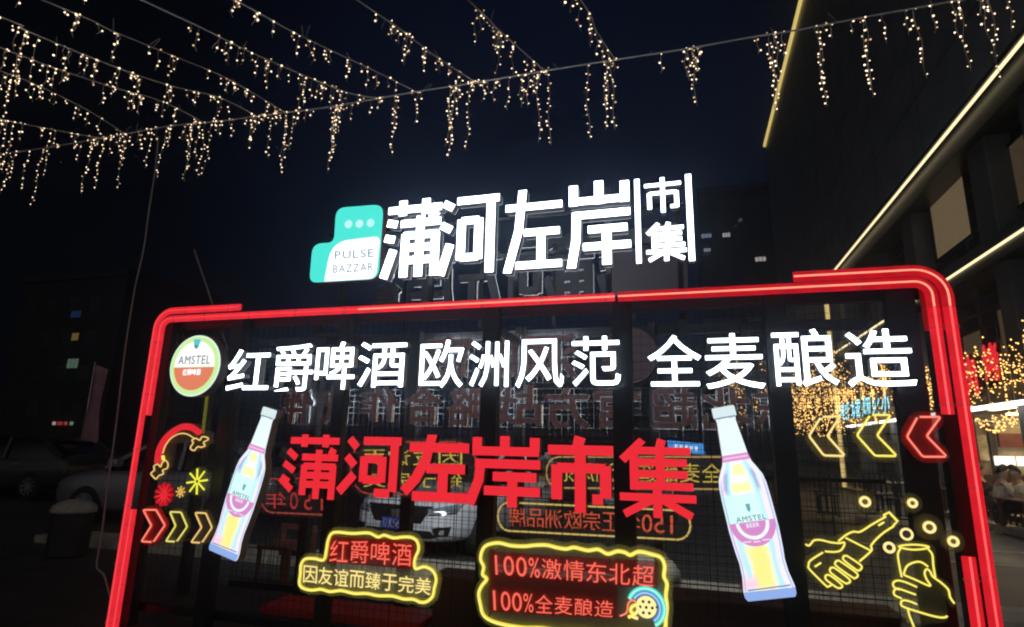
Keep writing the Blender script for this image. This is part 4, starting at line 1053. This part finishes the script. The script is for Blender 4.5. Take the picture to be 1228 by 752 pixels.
side_string('second slanting fairy light cable from the left, starting near the top edge', [(90,16),(130,35),(205,66),(274,95),(342,121)], [(140,40),(143,15),(178,12),(208,32),(212,20),(248,12),(274,20),(282,10),(300,14),(318,18),(330,25)])
side_string('third slanting fairy light cable from the left, passing above the middle of the main cable', [(200,14),(245,35),(297,61),(366,91),(420,112),(455,120)], [(275,30),(271,20),(286,26),(293,22),(302,12),(318,18),(322,40),(364,62),(368,40),(360,22),(374,28),(400,20),(410,30)])
side_string('fourth slanting fairy light cable, ending above the turquoise logo', [(300,10),(345,35),(400,62),(451,86),(499,109)], [(352,12),(372,24),(370,10),(418,30),(420,14),(440,30),(452,25),(465,14),(474,18)])
side_string('fifth slanting fairy light cable, ending above the first large white character', [(440,8),(480,35),(523,68),(571,97)], [(468,14),(485,44),(488,30),(492,24),(508,36),(507,18),(540,12),(548,22),(552,16)])
side_string('steep fairy light cable ending over the middle of the large white characters', [(570,8),(597,35),(626,61),(653,84)], [(572,50),(576,30),(594,38),(598,62),(600,26),(615,44),(632,26),(638,18)])
side_string('steepest fairy light cable, ending over the last large white character', [(702,8),(715,37),(738,70)], [(694,38),(699,48),(708,40),(716,34),(722,30),(730,18)])
side_string('faint fairy light cable at far left, just below the corner cable', [(-20,50),(0,57),(61,80),(133,104),(195,122),(245,137)], [(8,14),(20,60),(25,40),(58,40),(66,22),(75,18),(125,28),(160,22),(168,26),(190,16),(210,14)])
side_string('faint fairy light cable at far left, third from the corner', [(-20,78),(0,85),(44,102),(103,131),(150,146)], [(5,50),(14,60),(22,28),(48,18),(62,14),(95,16),(106,20),(120,24)])
side_string('lowest faint fairy light cable at far left', [(-20,138),(10,145),(103,163),(126,165)], [(4,60),(10,48),(16,66),(60,26),(90,20)])

# ================================================================== VEHICLES
def make_car(name, label, loc, rz, paint, plate=None, cat='car'):
    t = thing(name, label, cat, loc, None, rz=rz)
    def fin(o): return o
    sec = [(-2.22,.46,.62,.78),(-2.15,.36,.76,.98),(-1.85,.26,.84,1.04),(-1.2,.20,.87,1.02),(-.4,.19,.885,.99),(.5,.19,.885,.965),(1.0,.19,.88,.95),(1.45,.20,.87,.91),(1.85,.21,.83,.85),(2.08,.24,.74,.76),(2.20,.28,.60,.66)]
    m = MB(); vs = []; n = 14
    for x, zb, hw, zt in sec:
        half = [(.0, zb), (hw*.80, zb), (hw*.97, zb+.10), (hw, zb+(zt-zb)*.50), (hw*.985, zb+(zt-zb)*.72), (hw*.93, zt-.045), (hw*.72, zt), (0, zt+.025)]
        ring = half+[(-a, b) for a, b in reversed(half[1:-1])]
        vs += [(x, a, b) for a, b in ring]
    n = 14
    fs = [(i*n+j, i*n+(j+1) % n, (i+1)*n+(j+1) % n, (i+1)*n+j) for i in range(len(sec)-1) for j in range(n)]
    fs += [tuple(range(n))[::-1], tuple((len(sec)-1)*n+j for j in range(n))]
    me = bpy.data.meshes.new('body'); me.from_pydata(vs, [], fs)
    b = bmesh.new(); b.from_mesh(me); bmesh.ops.recalc_face_normals(b, faces=b.faces); b.to_mesh(me); b.free()
    o = link('body', me, paint); o.modifiers.new('s', 'SUBSURF').levels = 2
    cutters = []
    for wx in (-1.32, 1.32):
        for sy in (-1, 1):
            mc = MB(); mc.cyl((wx, sy*.95-.30, .33), .385, .6, 32, 'y'); c = mc.build('cut', paint); cutters.append(c)
            bo = o.modifiers.new('b', 'BOOLEAN'); bo.operation = 'DIFFERENCE'; bo.object = c; bo.solver = 'EXACT'
    dg = bpy.context.evaluated_depsgraph_get(); dg.update()
    new = bpy.data.meshes.new_from_object(o.evaluated_get(dg)); o.modifiers.clear(); o.data = new
    new.polygons.foreach_set('use_smooth', [True]*len(new.polygons))
    for c in cutters: bpy.data.objects.remove(c)
    o.parent = t
    es = o.modifiers.new('edge', 'EDGE_SPLIT'); es.split_angle = R_(40)
    tree = BVHTree.FromPolygons([v.co for v in new.vertices], [tuple(p.vertices) for p in new.polygons])
    DK = mat('car_black_plastic', (.012, .012, .013), .35); GL_ = mat('car_glass', (.008, .009, .011), .05, 0, spec=.8); CH = mat('chrome', (.7, .7, .72), .12, 1)
    def local(m_, nm_, mt, par=None, sm=False):
        me_ = bpy.data.meshes.new(nm_); me_.from_pydata([tuple(v) for v in m_.v], [], m_.f); oo = link(nm_, me_, mt, par or t)
        if sm: me_.polygons.foreach_set('use_smooth', [True]*len(me_.polygons))
        return oo
    # greenhouse
    GS = [(-1.95,.74,1.0,.0),(-1.40,.66,1.36,.1),(-.75,.62,1.475,.1),(.0,.615,1.475,.1),(.32,.63,1.43,.1),(1.08,.76,.955,.0)]
    m_ = MB(); V = []
    for x, hw, zt, _ in GS:
        zb = .93; V += [(x, -.80 if zt > 1.05 else -hw, zb), (x, -hw-.03, zt-.06), (x, -hw*.8, zt), (x, hw*.8, zt), (x, hw+.03, zt-.06), (x, .80 if zt > 1.05 else hw, zb)]
    k = 6; F_ = [(i*k+j, (i+1)*k+j, (i+1)*k+j+1, i*k+j+1) for i in range(len(GS)-1) for j in range(k-1)]
    m_.add(V, F_); local(m_, 'windows', GL_, None, True)
    m_ = MB(); V = []
    for x, hw, zt in ((-1.46,.64,1.345),(-1.1,.63,1.43),(-.75,.62,1.478),(.0,.615,1.480),(.30,.62,1.445)):
        V += [(x, -hw-.035, zt-.055), (x, -hw*.8, zt+.008), (x, 0, zt+.02), (x, hw*.8, zt+.008), (x, hw+.035, zt-.055)]
    m_.add(V, [(i*5+j, (i+1)*5+j, (i+1)*5+j+1, i*5+j+1) for i in range(4) for j in range(4)]); local(m_, 'roof', paint, None, True)
    for sy in (-1, 1):
        for P_, Q_, w0_, h0_ in (((1.08, sy*.775, .955), (.30, sy*.652, 1.40), .05, .06), ((-.42, sy*.81, .95), (-.36, sy*.652, 1.42), .05, .08), ((-1.95, sy*.76, 1.0), (-1.42, sy*.69, 1.33), .06, .12)):
            m_ = MB(); m_.bar(P_, Q_, w0_, h0_); local(m_, 'pillar', paint)
        m_ = MB(); m_.box((.62, sy*.98-.10, .99), (.80, sy*.98+.10, 1.13)); mo = local(m_, 'mirror', paint); bv = mo.modifiers.new('b', 'BEVEL'); bv.width = .04; bv.segments = 3
        for hx in (.02, -1.0):
            m_ = MB(); m_.box((hx, sy*.885-.012, .80), (hx+.2, sy*.885+.012, .835)); local(m_, 'door_handle', CH)
    # patches hugging the nose
    def patch(corners, nm_, mt, off=.006, n=8, direction=Vector((-1, 0, 0)), par=None):
        A, B, C_, D = corners; V = []; ok = True
        for i in range(n+1):
            for j in range(n+1):
                u, v = i/n, j/n
                y = (A[0]*(1-u)+B[0]*u)*(1-v)+(D[0]*(1-u)+C_[0]*u)*v; z = (A[1]*(1-u)+B[1]*u)*(1-v)+(D[1]*(1-u)+C_[1]*u)*v
                h = tree.ray_cast(Vector((3.5, y, z)), direction)
                V.append((h[0] if h[0] else Vector((2.0, y, z)))+Vector((off, 0, 0)))
        m_ = MB(); m_.add(V, [(i*(n+1)+j, (i+1)*(n+1)+j, (i+1)*(n+1)+j+1, i*(n+1)+j+1) for i in range(n) for j in range(n)])
        return local(m_, nm_, mt, par, True)
    patch([(-.52,.70),(.52,.70),(.36,.48),(-.36,.48)], 'grille', DK)
    patch([(-.10,.64),(.10,.64),(.08,.54),(-.08,.54)], 'emblem', CH, .012)
    patch([(-.60,.30),(.60,.30),(.50,.40),(-.50,.40)], 'lower_intake', DK)
    for sy in (-1, 1):
        patch([(sy*.44,.665),(sy*.80,.735),(sy*.77,.625),(sy*.48,.60)], 'headlight', mat('headlight_lens', (.5, .55, .6), .08, .6), .009)
        patch([(sy*.46,.600),(sy*.78,.625),(sy*.76,.610),(sy*.46,.585)], 'light_strip', CH, .012)
        patch([(sy*.52,.44),(sy*.74,.46),(sy*.70,.34),(sy*.56,.33)], 'fog_light', DK, .009)
        patch([(sy*.60,.42),(sy*.68,.42),(sy*.67,.36),(sy*.61,.36)], 'fog_lamp', CH, .016)
    if plate:
        hx = 2.235
        m_ = MB(); m_.box((hx-.02, -.22, .40), (hx, .22, .54)); po = local(m_, 'number_plate', mat('blue_plate', (.02, .05, .42), .4))
        q = [Vector((hx+.003, -.20, .525)), Vector((hx+.003, .20, .525)), Vector((hx+.003, -.20, .415)), Vector((hx+.003, .20, .415))]
        tm = line_text(plate, q, bold=.02); local(tm, 'lettering', mat('plate_white', (.85, .85, .85), .5), po)
    for wx in (-1.32, 1.32):
        for sy in (-1, 1):
            m_ = MB(); y0 = sy*.88
            prof = [(.20, 0),(.30, -.01),(.325, .03),(.325, .17),(.30, .21),(.20, .20)]
            V = []; n = 32
            for r_, w_ in prof:
                for j in range(n):
                    a = 2*math.pi*j/n; V.append((wx+r_*math.cos(a), y0-sy*w_, .325+r_*math.sin(a)))
            m_.add(V, [(i*n+j, i*n+(j+1) % n, (i+1)*n+(j+1) % n, (i+1)*n+j) for i in range(len(prof)-1) for j in range(n)])
            wh = local(m_, 'wheel', mat('tyre_rubber', (.014, .014, .014), .8), None, True)
            m_ = MB()
            for kk in range(10):
                a = 2*math.pi*kk/10; m_.bar((wx+.04*math.cos(a), y0-sy*.025, .325+.04*math.sin(a)), (wx+.205*math.cos(a), y0-sy*.02, .325+.205*math.sin(a)), .03, .035, up=Vector((0, 1, 0)))
            m_.cyl((wx, y0-sy*.03-.012, .325), .05, .03, 16, 'y')
            m_.tube([(wx+.205*math.cos(a*math.pi/16), y0-sy*.012, .325+.205*math.sin(a*math.pi/16)) for a in range(32)], .014, 6, True)
            local(m_, 'rim', CH if False else mat('alloy', (.45, .46, .48), .3, .9), wh)
            m_ = MB(); m_.cyl((wx, y0-sy*.15-.02, .325), .22, .02, 24, 'y'); local(m_, 'brake_disc', DK, wh)
    return t
WPAINT = mat('white_car_paint', (.72, .74, .78), .25, 0, coat=.6); SPAINT = mat('silver_car_paint', (.27, .27, .29), .3, .4, coat=.6); GPAINT = mat('pearl_car_paint', (.05, .048, .042), .35, .2, coat=.4)
def face_dir(dx, dy): return math.atan2(dy, dx)
g = PZ(473, 673, .0)
hd = face_dir(-.14, -1)
f = Vector((math.cos(hd), math.sin(hd), 0))
c = Vector((g.x, g.y, 0))-f*2.2
make_car('parked_car', 'white car parked nose on behind the booth, blue number plate above the stepped neon sign', (c.x, c.y, 0), hd, WPAINT, '辽K56E9')
g = PZ(86, 628, 0); hd = face_dir(-1, -.12); f = Vector((math.cos(hd), math.sin(hd), 0)); c = Vector((g.x, g.y, 0))-f*1.32+Vector((.1, .85, 0))
make_car('parked_car', 'silver car in the dark at left, front wheel behind the pale domed bin', (c.x, c.y, 0), hd, SPAINT)
g = PZ(34, 600, 0); hd = face_dir(-1, -.1)
make_car('parked_car', 'dark car farthest left in the gloom, cut by the photo edge', (g.x-1.32, g.y+.6, 0), hd, GPAINT)
g = PZ(700, 640, 0)
make_car('parked_car', 'grey car further off behind the booth, seen below the reversed red neon', (g.x+.4, g.y+3.2, 0), face_dir(.2, -1), SPAINT)

# ================================================================== LEFT SIDE
p = PZ(87, 700, 0.0); p = Vector((p.x, p.y, 0)); p = PY(87, 622, 2.0); px_, py_ = p.x, p.y
t = thing('domed_bin', 'dark bin with a pale domed lid standing in front of the silver car', 'bin', (px_, py_, 0))
m = MB(); m.lathe((px_, py_, 0), [(.20, 0), (.225, .03), (.235, .50), (.22, .535)]); m.build('bin_body', mat('dark_bin', (.03, .03, .03), .6, 0, .4, 5), t, smooth=False)
m = MB(); m.lathe((px_, py_, 0), [(.25, .535), (.255, .565), (.235, .62), (.17, .665), (.08, .69), (.005, .695)], 28); m.build('domed_lid', mat('pale_lid', (.50, .46, .40), .6, 0, .35, 7), t, smooth=True)
p = PY(795, 690, 2.0)
t = thing('domed_bin', 'pale domed post seen through the grid right of the ball emblem', 'bin', (p.x, p.y, 0))
zt = PY(782, 664, 2.0).z
m = MB(); m.lathe((p.x-.12, p.y, 0), [(.20, 0), (.27, .03), (.28, zt-.22)]); m.build('bin_body', mat('pale_lid', (0, 0, 0)), t)
m = MB(); m.lathe((p.x-.12, p.y, 0), [(.285, zt-.218), (.275, zt-.14), (.22, zt-.06), (.12, zt-.015), (.005, zt)], 28); m.build('domed_lid', mat('pale_lid', (0, 0, 0)), t, smooth=True)
# flag banner
yb = 8.5
A, B, C_, D = [PY(*q, yb) for q in ((114, 437), (128, 443), (112, 560), (92, 566))]
t = thing('feather_banner', 'dim pink vertical feather banner on a thin pole at left', 'banner', (PY(90, 575, yb).x, yb, 0))
m = MB(); vs = []; fs = []
for i in range(13):
    for j in range(5):
        u, v = j/4, i/12; q = (A*(1-u)+B*u)*(1-v)+(D*(1-u)+C_*u)*v; vs.append(q+Vector((0, .05*math.sin(v*7+u*2), 0)))
for i in range(12):
    for j in range(4): fs.append((i*5+j, i*5+j+1, i*5+j+6, i*5+j+5))
m.add(vs, fs); o = m.build('cloth', mat('pink_banner_cloth', (.55, .26, .30), .8, 0, .35, 3), t, smooth=True); so = o.modifiers.new('s', 'SOLIDIFY'); so.thickness = .004
m = MB(); m.tube([PY(87, 590, yb+.02)*1, PY(92, 566, yb+.02), PY(114, 434, yb+.02)], .014, 6); q = PY(87, 590, yb+.02); m.tube([Vector((q.x, q.y, 0)), q], .014, 6); m.build('pole', ALU, t)
# power lead hanging from the light cable at left
pts = [PY(x, y, .35) for x, y in ((190,164),(186,205),(179,250),(172,300),(162,345),(150,420),(138,520),(130,575),(122,640),(116,676),(119,684),(125,690),(131,712),(138,738),(139,752))]
m = MB(); m.tube(smooth_path(pts, False, 4), .0075, 6); tag(m.build('power_lead', DARKCABLE), 'thin grey power lead hanging from the fairy lights left of the red border', 'cable')
# distant lit shop sign & blue board
t = thing('shop_sign', 'small distant red and white lit shop sign far left', 'shop sign', tuple(PY(73, 508, 33.5)))
for dx, w_, col in ((-9, 5, (.8, .75, .7)), (-2, 9, (.75, .06, .06)), (5, 5, (.7, .10, .08)), (12, 5, (.35, .5, .4))):
    c = PY(73+dx, 508, 33.5); m = MB(); m.box((c.x-w_*.027, c.y, c.z-.12), (c.x+w_*.027, c.y+.1, c.z+.16)); m.build('panel', emit('shop_panel_%d' % len(MATS), col, .45), t)
t = thing('lit_board', 'bright blue and white lit board far behind the last red character', 'lit board', tuple(PY(822, 536, 22)))
c0_ = [PY(*q, 22) for q in ((800, 528), (843, 532), (846, 546), (802, 541))]
m = MB(); m.prism(c0_[::-1], (0, .2, 0)); m.build('panel', emit('blue_board', (.07, .33, .85), .9), t)
m = MB()
for k in range(5):
    q = PY(811+k*6, 535.5+k*.7, 21.95); m.box((q.x-.055, q.y-.02, q.z-.09), (q.x+.055, q.y, q.z+.09))
m.build('white_marks', emit('board_white', (.75, .92, 1), 1), t)
# ================================================================== behind / inside the booth, low down
p = PY(356, 648, 1.7)
t = thing('wooden_chair', 'reddish wooden chair back behind the stepped neon sign', 'chair', (p.x, 1.7, 0))
WD = mat('reddish_wood', (.22, .075, .045), .45, 0, .35, 9)
q = box_map(336, 629, 377, 668, 1.7); x0, x1, z0, z1_ = q[0].x, q[1].x, q[2].z, q[0].z
m = MB(); m.box((x0, 1.7, z1_-.05), (x1, 1.735, z1_)); m.box((x0, 1.7, z0), (x1, 1.735, z0+.05)); m.box((x0, 1.7, z0+.05), (x0+.04, 1.735, z1_-.05)); m.box((x1-.04, 1.7, z0+.05), (x1, 1.735, z1_-.05)); m.build('back_frame', WD, t, bevel=.005)
m = MB(); m.box((x0+.02, 1.3, .42), (x1-.02, 1.735, .46)); m.build('seat', WD, t, bevel=.005)
for xx in (x0+.03, x1-.05):
    m = MB(); m.box((xx, 1.31, 0), (xx+.035, 1.345, .42)); m.build('leg', WD, t)
    m = MB(); m.box((xx, 1.70, 0), (xx+.035, 1.735, z0)); m.build('leg', WD, t)
t = thing('low_counter', 'dark red brown wooden counter along the foot of the rear wall', 'counter', (-.1, .55, 0))
zc = PY(700, 703, .5).z
m = MB(); m.box((-1.9, .42, .03), (1.2, .72, zc-.03)); m.build('counter_body', mat('maroon_board', (.10, .038, .030), .5, 0, .4, 3), t, bevel=.006)
m = MB(); m.box((-1.93, .40, zc-.028), (1.23, .74, zc)); m.build('counter_top', mat('maroon_board', (0, 0, 0)), t, bevel=.006)
t = thing('red_bench', 'low bright red bench behind the foot of the sign wall at left', 'bench', (-2.7, .5, 0))
zc = PY(420, 732, .5).z
m = MB(); m.box((-3.4, .38, zc-.07), (-1.98, .75, zc)); m.build('seat', mat('red_plastic', (.55, .03, .03), .4), t, bevel=.01)
for xx in (-3.3, -2.12):
    m = MB(); m.box((xx, .42, 0), (xx+.05, .70, zc-.071)); m.build('leg', mat('red_plastic', (.55, .03, .03)), t)
# ================================================================== RIGHT SIDE STREET LEVEL
def light_curtain(label, pt, n, size=.014, wires=14):
    t = thing('light_curtain', label, 'fairy lights', tuple(pt(.5, .5)), 'amber fairy light curtains on the right')
    m = MB()
    for k in range(n):
        u = rng.random(); v = min(1, max(0, rng.gauss(.45, .28))); q = pt(u, v); s = size*rng.uniform(.7, 1.35)*(q-CAM).length/12
        m.add([q+Vector(p_)*s for p_ in _ico], _icf)
    o = m.build('bulbs', BULBG, t); o['kind'] = 'stuff'
    m = MB()
    for k in range(wires):
        u = k/(wires-1); m.tube([pt(u, 1), pt(u, .0)], .006, 4)
    o = m.build('wires', DARKCABLE, t); o['kind'] = 'stuff'
    return t
xa = XF-.25
light_curtain('amber fairy light curtain around the red shop characters at the right edge', lambda u, v: Vector((xa-.25*math.sin(u*40), 7.5+u*5.5, 2.62+v*1.0+.15*math.sin(u*22))), 700, .0115)
light_curtain('amber fairy light curtain above the canopy, under the last white character', lambda u, v: Vector((xa+.05-.12*math.sin(u*50), 13.2+u*9.6, 2.62+v*1.55+.2*math.sin(u*25))), 1300, .0100)
def g1(u, v):
    a = PY(944+u*64, 516-v*80+6*math.sin(u*9), 25); return a+Vector((0, 3*math.sin(u*31+v*17), 0))
light_curtain('dense amber fairy light mass at the far end of the facade, behind the yellow chevrons', g1, 1300, .0092)
def g2(u, v):
    a = PY(858+u*60, 512-v*80+8*math.sin(u*11), 30); return a+Vector((0, 2.5*math.sin(u*23+v*19), 0))
light_curtain('sparser amber fairy lights far away behind the neck of the right bottle', g2, 220, .0085)
light_curtain('amber fairy lights under the restaurant ceiling at the right edge', lambda u, v: Vector((6.9+2.4*v, 9.6+u*7.0, 2.36+.22*math.sin(u*19)*math.sin(v*13))), 330, .012)
# red characters on the facade above the canopy
t = thing('red_shop_sign', 'large red glowing Chinese characters standing on the shop canopy at right', 'shop sign', (XF-.1, 11.5, cz+.4))
RS = emit('red_shop_letter', (.80, .02, .035), 1.0)
for ch, a, b, c_, d_ in (('烤', 1178, 410, 1199, 458), ('肉', 1156, 424, 1172, 477), ('鲜', 1092, 440, 1110, 492)):
    p0, p1 = PX(a, (b+d_)/2, XF-.1), PX(c_, (b+d_)/2, XF-.1); zt_, zb_ = PX((a+c_)/2, b, XF-.1).z, PX((a+c_)/2, d_, XF-.1).z
    letter('character', ch, (Vector((XF-.1, p0.y, zt_)), Vector((XF-.1, p1.y, zt_)), Vector((XF-.1, p0.y, zb_)), Vector((XF-.1, p1.y, zb_))), t, RS, mat('dark_red_return', (.12, .01, .012)), depth=.08, bold=.05, n_front=Vector((-1, 0, 0)))
# cyan shop sign above the canopy
XC = XF-.75
t = thing('cyan_shop_sign', 'pale cyan lit slanting characters above the canopy, over the left pointing chevrons', 'shop sign', (XC, 15, cz+.6))
CY = emit('cyan_shop_letter', (.40, .90, 1.0), 1.4)
xs_ = [1007, 1021, 1034, 1046, 1057, 1069]
for k, ch in enumerate('老城烟火小馆'[:5]):
    a, b = xs_[k], xs_[k+1]-2; yt, yb_ = 482-(k*3.0), 504-(k*1.6)
    F = [(a, yt+1.5), (b, yt-1.5), (a, yb_), (b, yb_-1)]
    letter('character', ch, tuple(PX(x, y, XC) for x, y in F), t, CY, BODY, depth=.05, bold=.02, n_front=Vector((-1, 0, 0)))
# outdoor tables and chairs before the shops, dark
DW = mat('dark_furniture', (.03, .028, .027), .5)
def dark_table(x, y, label):
    t = thing('cafe_table', label, 'table', (x, y, 0), 'dark cafe tables on the pavement')
    m = MB(); m.box((x-.4, y-.4, .85), (x+.4, y+.4, .89)); m.build('tabletop', mat('table_top_grey', (.16, .15, .14), .35), t, bevel=.006)
    m = MB(); m.cyl((x, y, .17), .035, .679, 12); m.build('column', DW, t)
    m = MB(); m.cyl((x, y, .132), .25, .03, 20); m.build('foot', DW, t)
def dark_chair(x, y, s, label):
    t = thing('cafe_chair', label, 'chair', (x, y, 0), 'dark cafe chairs on the pavement')
    m = MB(); m.box((x-.2, y-.2, .56), (x+.2, y+.2, .595)); m.build('seat', DW, t, bevel=.005)
    m = MB()
    for k in range(4): m.box((x-.19+k*.115, y+s*.19-.015, .63), (x-.155+k*.115, y+s*.19+.015, 1.02))
    m.box((x-.2, y+s*.19-.016, 1.022), (x+.2, y+s*.19+.016, 1.06)); m.build('backrest', DW, t)
    for ax in (-.18, .15):
        for ay in (-.18, .15):
            m = MB(); m.box((x+ax, y+ay, .132), (x+ax+.03, y+ay+.03, .558)); m.build('leg', DW, t)
loc = ['nearest the left chevrons', 'beneath the yellow chevron', 'behind the neon bubbles', 'farthest back by the shopfront']
for k, (x, y) in enumerate(((6.75, 18.5), (7.2, 16.0), (6.9, 13.6), (7.3, 21.0))):
    pass
for k, (px, py, yy) in enumerate(((990, 588, 11.5), (1040, 583, 12.2), (1075, 592, 11.0))):
    p = PY(px, py, yy); dark_table(p.x, yy, 'dark cafe table behind the neon bubbles, '+('leftmost of three', 'in the middle of three', 'rightmost of three')[k])
    for s in (-1, 1): dark_chair(p.x+.1*s, yy+.62*s, s, 'dark cafe chair '+('in front of', 'behind')[s > 0]+' the '+('leftmost', 'middle', 'rightmost')[k]+' dark cafe table')
# restaurant furniture and guests
RW = mat('restaurant_wood', (.14, .055, .03), .4, 0, .3, 8)
def rtable(x, y, label):
    t = thing('dining_table', label, 'table', (x, y, .15), 'restaurant dining tables')
    m = MB(); m.box((x-.4, y-.55, .66), (x+.4, y+.55, .70)); m.build('tabletop', RW, t, bevel=.006)
    for ax in (-.36, .30):
        for ay in (-.5, .44):
            m = MB(); m.box((x+ax, y+ay, .152), (x+ax+.06, y+ay+.06, .658)); m.build('leg', RW, t)
def person(label, x, y, face, shirt, pants, hair, z0=.14, seat=.28):
    """seated figure: continuous skinned body, shirt, trousers and hair as children"""
    t = thing('person', label, 'person', (x, y, z0), 'guests in the restaurant', rz=face)
    SK = mat('skin', (.42, .26, .18), .55)
    def skin(nm_, V, E, R, mt, lv=2):
        me = bpy.data.meshes.new(nm_); me.from_pydata(V, E, []); o = bpy.data.objects.new(nm_, me); COL.objects.link(o)
        o.modifiers.new('k', 'SKIN'); o.modifiers.new('s', 'SUBSURF').levels = lv
        for d, r in zip(me.skin_vertices[0].data, R): d.radius = r if isinstance(r, tuple) else (r, r)
        me.skin_vertices[0].data[0].use_root = True
        dg = bpy.context.evaluated_depsgraph_get(); dg.update(); new = bpy.data.meshes.new_from_object(o.evaluated_get(dg)); o.modifiers.clear(); o.data = new
        new.materials.clear(); new.materials.append(mt); new.polygons.foreach_set('use_smooth', [True]*len(new.polygons)); o.parent = t; return o
    s = seat+.09
    V = [(0,0,s),(0,0,s+.22),(.02,0,s+.42),(.03,0,s+.52),(.06,0,s+.62),(.07,0,s+.74),
         (.02,.19,s+.40),(.10,.24,s+.14),(.34,.12,s+.20),(.42,.10,s+.21),(.02,-.19,s+.40),(.10,-.24,s+.14),(.34,-.12,s+.20),(.42,-.10,s+.21),
         (.06,.10,s-.0),(.44,.12,s+.01),(.42,.12,s-.36),(.46,.12,s-.49),(.56,.12,s-.52),(.06,-.10,s),(.44,-.12,s+.01),(.42,-.12,s-.36),(.46,-.12,s-.49),(.56,-.12,s-.52)]
    E = [(0,1),(1,2),(2,3),(3,4),(4,5),(2,6),(6,7),(7,8),(8,9),(2,10),(10,11),(11,12),(12,13),(0,14),(14,15),(15,16),(16,17),(17,18),(0,19),(19,20),(20,21),(21,22),(22,23)]
    Rr = [(.14,.11),(.15,.11),(.14,.10),.06,.118,.105,.06,.045,.034,.03,.06,.045,.034,.03,.085,.06,.045,.04,.035,.085,.06,.045,.04,.035]
    skin('body', V, E, Rr, SK)
    skin('shirt', [V[0],V[1],V[2],V[6],(.07,.222,s+.24),V[10],(.07,-.222,s+.24)], [(0,1),(1,2),(2,3),(3,4),(2,5),(5,6)], [(.175,.15),(.185,.15),(.175,.13),.09,.075,.09,.075], shirt)
    skin('trousers', [V[0],V[14],V[15],V[16],V[19],V[20],V[21]], [(0,1),(1,2),(2,3),(0,4),(4,5),(5,6)], [(.165,.135),.108,.08,.064,.108,.08,.064], pants)
    m = MB(); vs = []
    for i in range(6):
        a = i/5*math.pi*.50
        for j in range(14):
            b_ = 2*math.pi*j/14; vs.append((.052+.098*math.sin(a)*math.cos(b_), .090*math.sin(a)*math.sin(b_), s+.69+.118*math.cos(a)+(.055*math.sin(a)*math.cos(b_))))
    m.add(vs, [(i*14+j, i*14+(j+1) % 14, (i+1)*14+(j+1) % 14, (i+1)*14+j) for i in range(5) for j in range(14)])
    me = bpy.data.meshes.new('hair'); me.from_pydata([tuple(v) for v in m.v], [], m.f); h = link('hair', me, hair, t); h.modifiers.new('s', 'SOLIDIFY').thickness = .012
    m = MB()
    for sy in (-1, 1): m.cyl((.155, sy*.035-.0, s+.69), .010, .008, 8, 'x')
    m.bar((.16, 0, s+.685), (.178, 0, s+.645), .022, .024); m.bar((.158, -.022, s+.618), (.158, .022, s+.618), .008, .01)
    me = bpy.data.meshes.new('face'); me.from_pydata([tuple(v) for v in m.v], [], m.f); link('face', me, mat('face_feature', (.22, .11, .08), .6), t)
    return t
def stool(x, y, label):
    t = thing('dining_stool', label, 'stool', (x, y, .15), 'restaurant stools')
    m = MB(); m.cyl((x, y, .385), .17, .035, 20); m.build('seat', RW, t)
    for ax in (-.12, .10):
        for ay in (-.12, .10):
            m = MB(); m.box((x+ax, y+ay, .152), (x+ax+.03, y+ay+.03, .385)); m.build('leg', RW, t)
HAIR = mat('black_hair', (.012, .010, .009), .5); CREAM = mat('cream_shirt', (.62, .54, .42), .8); DARKP = mat('dark_trousers', (.03, .03, .035), .8)
ys = 10.6
for k, (px, lab, sh, fc) in enumerate(((1203, 'seated guest in a cream shirt nearest the right red post, facing right', CREAM, 0), (1226, 'seated guest in a cream shirt at the right edge, facing left', CREAM, math.pi), (1176, 'seated guest in dark clothes just beside the right red post', mat('dark_shirt', (.05, .04, .04), .8), .4))):
    p = PY(px, 600, ys+(.9 if k == 2 else 0)); yy = ys+(.9 if k == 2 else 0)
    person(lab, p.x, yy, fc, sh, DARKP, HAIR); stool(p.x, yy, 'round wooden stool under the '+('guest in cream nearest the red post', 'guest in cream at the right edge', 'guest in dark clothes')[k])
rtable((PY(1203, 600, ys).x+PY(1226, 600, ys).x)/2, ys-.7, 'brown wooden dining table in front of the two cream shirted guests')
p = PY(1166, 600, 12.6); rtable(p.x, 12.8, 'brown dining table further back beside the red post')
if _fo.name in COL.objects: COL.objects.unlink(_fo)
bpy.data.objects.remove(_fo); bpy.data.curves.remove(_fc)

# ------------------------------------------------------------------ haze added to stand in for camera bloom round every lamp
if True:
    m = MB(); m.box((-60, -12, -1), (60, 78, 40))
    hz = m.build('haze', None); M = bpy.data.materials.new('added_bloom_haze'); M.use_nodes = True; n = M.node_tree; n.nodes.clear()
    o_ = n.nodes.new('ShaderNodeOutputMaterial'); v_ = n.nodes.new('ShaderNodeVolumePrincipled')
    v_.inputs['Color'].default_value = (.62, .78, 1, 1); v_.inputs['Density'].default_value = .0056; v_.inputs['Anisotropy'].default_value = .90
    n.links.new(v_.outputs[0], o_.inputs['Volume']); hz.data.materials.append(M)
    tag(hz, 'thin added haze filling the square, giving lamps a camera bloom', 'haze', kind='stuff')
